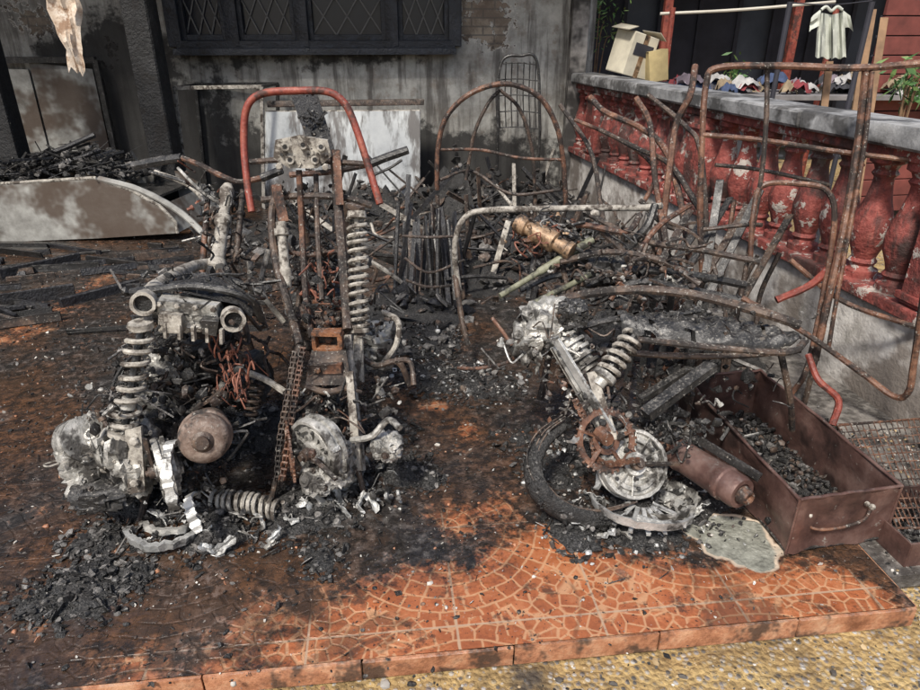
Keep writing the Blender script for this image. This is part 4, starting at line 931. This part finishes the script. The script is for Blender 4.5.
b.lathe(P(608,440,1.80),P(600,432,1.86),[(0,.012),(0,.022),(1,.024)],rust,8)
chain(b,[P(575,400,1.95),P(590,430,1.9),P(600,462,1.83),P(640,460,1.80)],rust)
tp=[P(566,425,1.98),P(543,442,1.93),P(533,465,1.87),P(540,492,1.80),P(565,512,1.76),P(600,520,1.74),P(632,514,1.76)]
b.tube(tp,[.016,.030,.035,.037,.035,.030,.014],char,seg=14,flat=.65)
for o_ in(-.018,.0,.018): b.tube([p+Vector((o_,.01,.034))+rv(.006) for p in tp],.003,rustd,seg=5)
for p in catmull(tp,14):
    for _ in range(2): b.chunk(p+rv(.026),rnd(.005,.014),random.choice([char,char,soot,ash]),.4)
cR=G(640,505,.06); b.arc(cR,(.1,.25,1),.16,120,430,.028,.010,alub,44,.03,.3); b.arc(cR+Vector((.03,-.01,.0)),(.15,.3,1),.135,190,420,.022,.008,alub,36,.05); b.arc(G(660,500,.05),(-.1,.2,1),.12,170,400,.03,.007,alu,30,.05,.3)
for i in range(7): a=math.radians(200+i*22); b.bar(cR+Vector((math.cos(a)*.04,math.sin(a)*.04,.02)),cR+Vector((math.cos(a)*.15,math.sin(a)*.15,0)),.014,.006,alub,.002)
b.arc(P(580,470,1.82),(.6,-.6,.3),.11,90,250,.02,.010,alub,24,.06)
for _ in range(16): b.shard(G(rnd(575,705),rnd(488,535),.03),rnd(.025,.05),random.choice([alub,alu]))
mess(b,G(640,515,.03),(.25,.1,.03),130,[alub,alu,ash,char,soot,alub],(.006,.022)); mess(b,P(665,430,2.0),(.22,.15,.1),220,dm2+[ash,alu],(.008,.03)); mess(b,P(600,400,2.05),(.12,.1,.08),90,dm,(.008,.026))
a_,c_=P(676,452,1.98),P(742,494,1.72)
b.lathe(a_,c_,[(0,.02),(.0,.045),(.03,.055),(.1,.058),(.12,.054),(.7,.056),(.72,.060),(.78,.060),(.8,.055),(.95,.056),(1,.050),(1.0,.035),(.98,.033)],drawer,28,jag=.008)
b.lathe(c_,c_+(c_-a_).normalized()*.03,[(0,.030),(.2,.030),(1,.022),(1,.014),(.5,.013)],rust,18)
b.bar(P(700,440,1.92),P(760,478,1.75),.014,.03,soot,.002)
T([(676,452,1.98),(650,440,2.05),(620,420,2.1)],.016,rust)
T([(780,350,2.1),(790,400,2.1),(792,430,2.15)],.012,rustd); T([(560,300,2.45),(548,360,2.4),(540,400,2.35)],.014,rustd); T([(700,356,2.2),(690,400,2.2),(685,430,2.2)],.012,rustd)
b.done()

# ---------------------------------------------------------------- metal drawer
b=B('metal_drawer_box')
c0=[Vector((1.035,1.634,0)),Vector((1.387,1.703,0)),Vector((1.27,2.50,0)),Vector((.925,2.43,0))]; hz=Vector((0,0,.21)); 
for i in range(4):
    p,q=c0[i],c0[(i+1)%4]
    vs=[];fs=[];n=20;m=8; nn=(q-p).cross(Vector((0,0,1))).normalized()
    for sgn in(0,1):
        for j in range(m+1):
            for ii in range(n+1):
                t=ii/n; w=(.0 if ii in(0,n) else .016*nz(ii*.25,j*.3,i*5,1)); vs.append(p+(q-p)*t+hz*(j/m)+Vector((0,0,.008))+nn*(w-sgn*.004*(1 if 0<ii<n else 1)))
    st_=(n+1)*(m+1)
    for sgn in(0,1):
        for j in range(m):
            for ii in range(n):
                a=sgn*st_+j*(n+1)+ii; fs.append((a,a+1,a+n+2,a+n+1) if sgn==0 else (a,a+n+1,a+n+2,a+1))
    b.add(vs,fs,drawer); rim=[p.lerp(q,t/10)+hz+Vector((0,0,.008))+nn*(.012*nz(t*.5,i*3,1,1) if 0<t<10 else 0) for t in range(11)]; b.tube(rim,.006,drawer,seg=8); b.tube([p+Vector((0,0,.006)),p+hz+Vector((0,0,.01))],.005,drawer,seg=8,curve=False)
b.plate([p+Vector((0,0,.012)) for p in c0],.004,soot)
hp=[P(808,514,1.66),P(812,528,1.64),P(838,528,1.64),P(864,519,1.655),P(871,506,1.67)]
b.tube(hp,.005,rust,seg=8); bolt(b,hp[0],(0,-1,0),.010,ashs); bolt(b,hp[-1],(0,-1,0),.010,ashs); bolt(b,P(866,503,1.675),(.2,-1,0),.008,ashs)
for _ in range(700):
    t,s_=rnd(.03,.97),rnd(.04,.96); p=c0[0].lerp(c0[1],s_).lerp(c0[3].lerp(c0[2],s_),t); b.chunk((p.x,p.y,.02+.03*random.random()),rnd(.004,.018),random.choice([char,char,char,soot,ash,rustd]))
b.done(50)
b=B('wire_rack')
A_=[P(838,425,2.18),P(930,418,2.25),P(960,528,1.72),P(888,528,1.72)]
for i in range(17):
    t=i/16; b.tube([A_[0].lerp(A_[1],t),(A_[3].lerp(A_[2],t)+A_[0].lerp(A_[1],t))/2+Vector((0,0,.01*math.sin(i))),A_[3].lerp(A_[2],t)],.0022,rust,seg=5)
for i in range(13):
    t=i/12; b.tube([A_[0].lerp(A_[3],t),A_[1].lerp(A_[2],t)],.0028,rust,seg=5,curve=False)
b.tube(A_+[A_[0]],.006,rust,curve=False)
for p in A_: b.tube([p,(p.x,p.y,-.01)],.006,rustd,curve=False)
b.done()
b=B('burnt_metal_tray')
p=P(912,545,1.62); R_=Matrix.Rotation(.15,3,'Z')
for (dx_,dy_,sx_,sy_) in((0,-.13,.3,.006),(0,.13,.3,.006),(-.15,0,.006,.266),(.15,0,.006,.266)): b.box(Vector((p.x+.1,p.y+.12,.04))+R_@Vector((dx_,dy_,0)),(sx_,sy_,.09),drawer,R_,.001)
b.box(Vector((p.x+.1,p.y+.12,.0)),(.29,.25,.006),soot,R_)
for _ in range(120): b.chunk(Vector((p.x+.1,p.y+.12,.02))+R_@Vector((rnd(-.13,.13),rnd(-.11,.11),rnd(0,.02))),rnd(.005,.016),random.choice([char,ash]))
b.done()

# ---------------------------------------------------------------- light, world, camera
w=bpy.data.worlds.new('World'); bpy.context.scene.world=w; w.use_nodes=True; nt=w.node_tree
sk=nt.nodes.new('ShaderNodeTexSky'); sk.sky_type='NISHITA'; sk.sun_disc=False; sk.sun_elevation=math.radians(52)
sd=Vector((-.35,-.8,0)); sk.sun_rotation=math.atan2(sd.x,sd.y); sk.dust_density=3
bg=nt.nodes['Background']; nt.links.new(sk.outputs[0],bg.inputs[0]); bg.inputs[1].default_value=.15
sl=bpy.data.lights.new('sun','SUN'); sl.energy=4.3; sl.angle=math.radians(8); sl.color=(1,.95,.87)
so=bpy.data.objects.new('sun',sl); bpy.context.collection.objects.link(so)
el=math.radians(52); h=sd.normalized(); to=Vector((h.x*math.cos(el),h.y*math.cos(el),math.sin(el))); so.rotation_euler=to.to_track_quat('Z','Y').to_euler()
cam=bpy.data.cameras.new('camera'); cam.lens=26; cam.sensor_width=36; cam.clip_end=500; cam.clip_start=.05
co=bpy.data.objects.new('camera',cam); bpy.context.collection.objects.link(co); co.location=(0,0,H); co.rotation_euler=(math.radians(65),0,0); bpy.context.scene.camera=co
sc=bpy.context.scene; sc.view_settings.view_transform='Standard'; sc.view_settings.look='None'; sc.view_settings.exposure=0
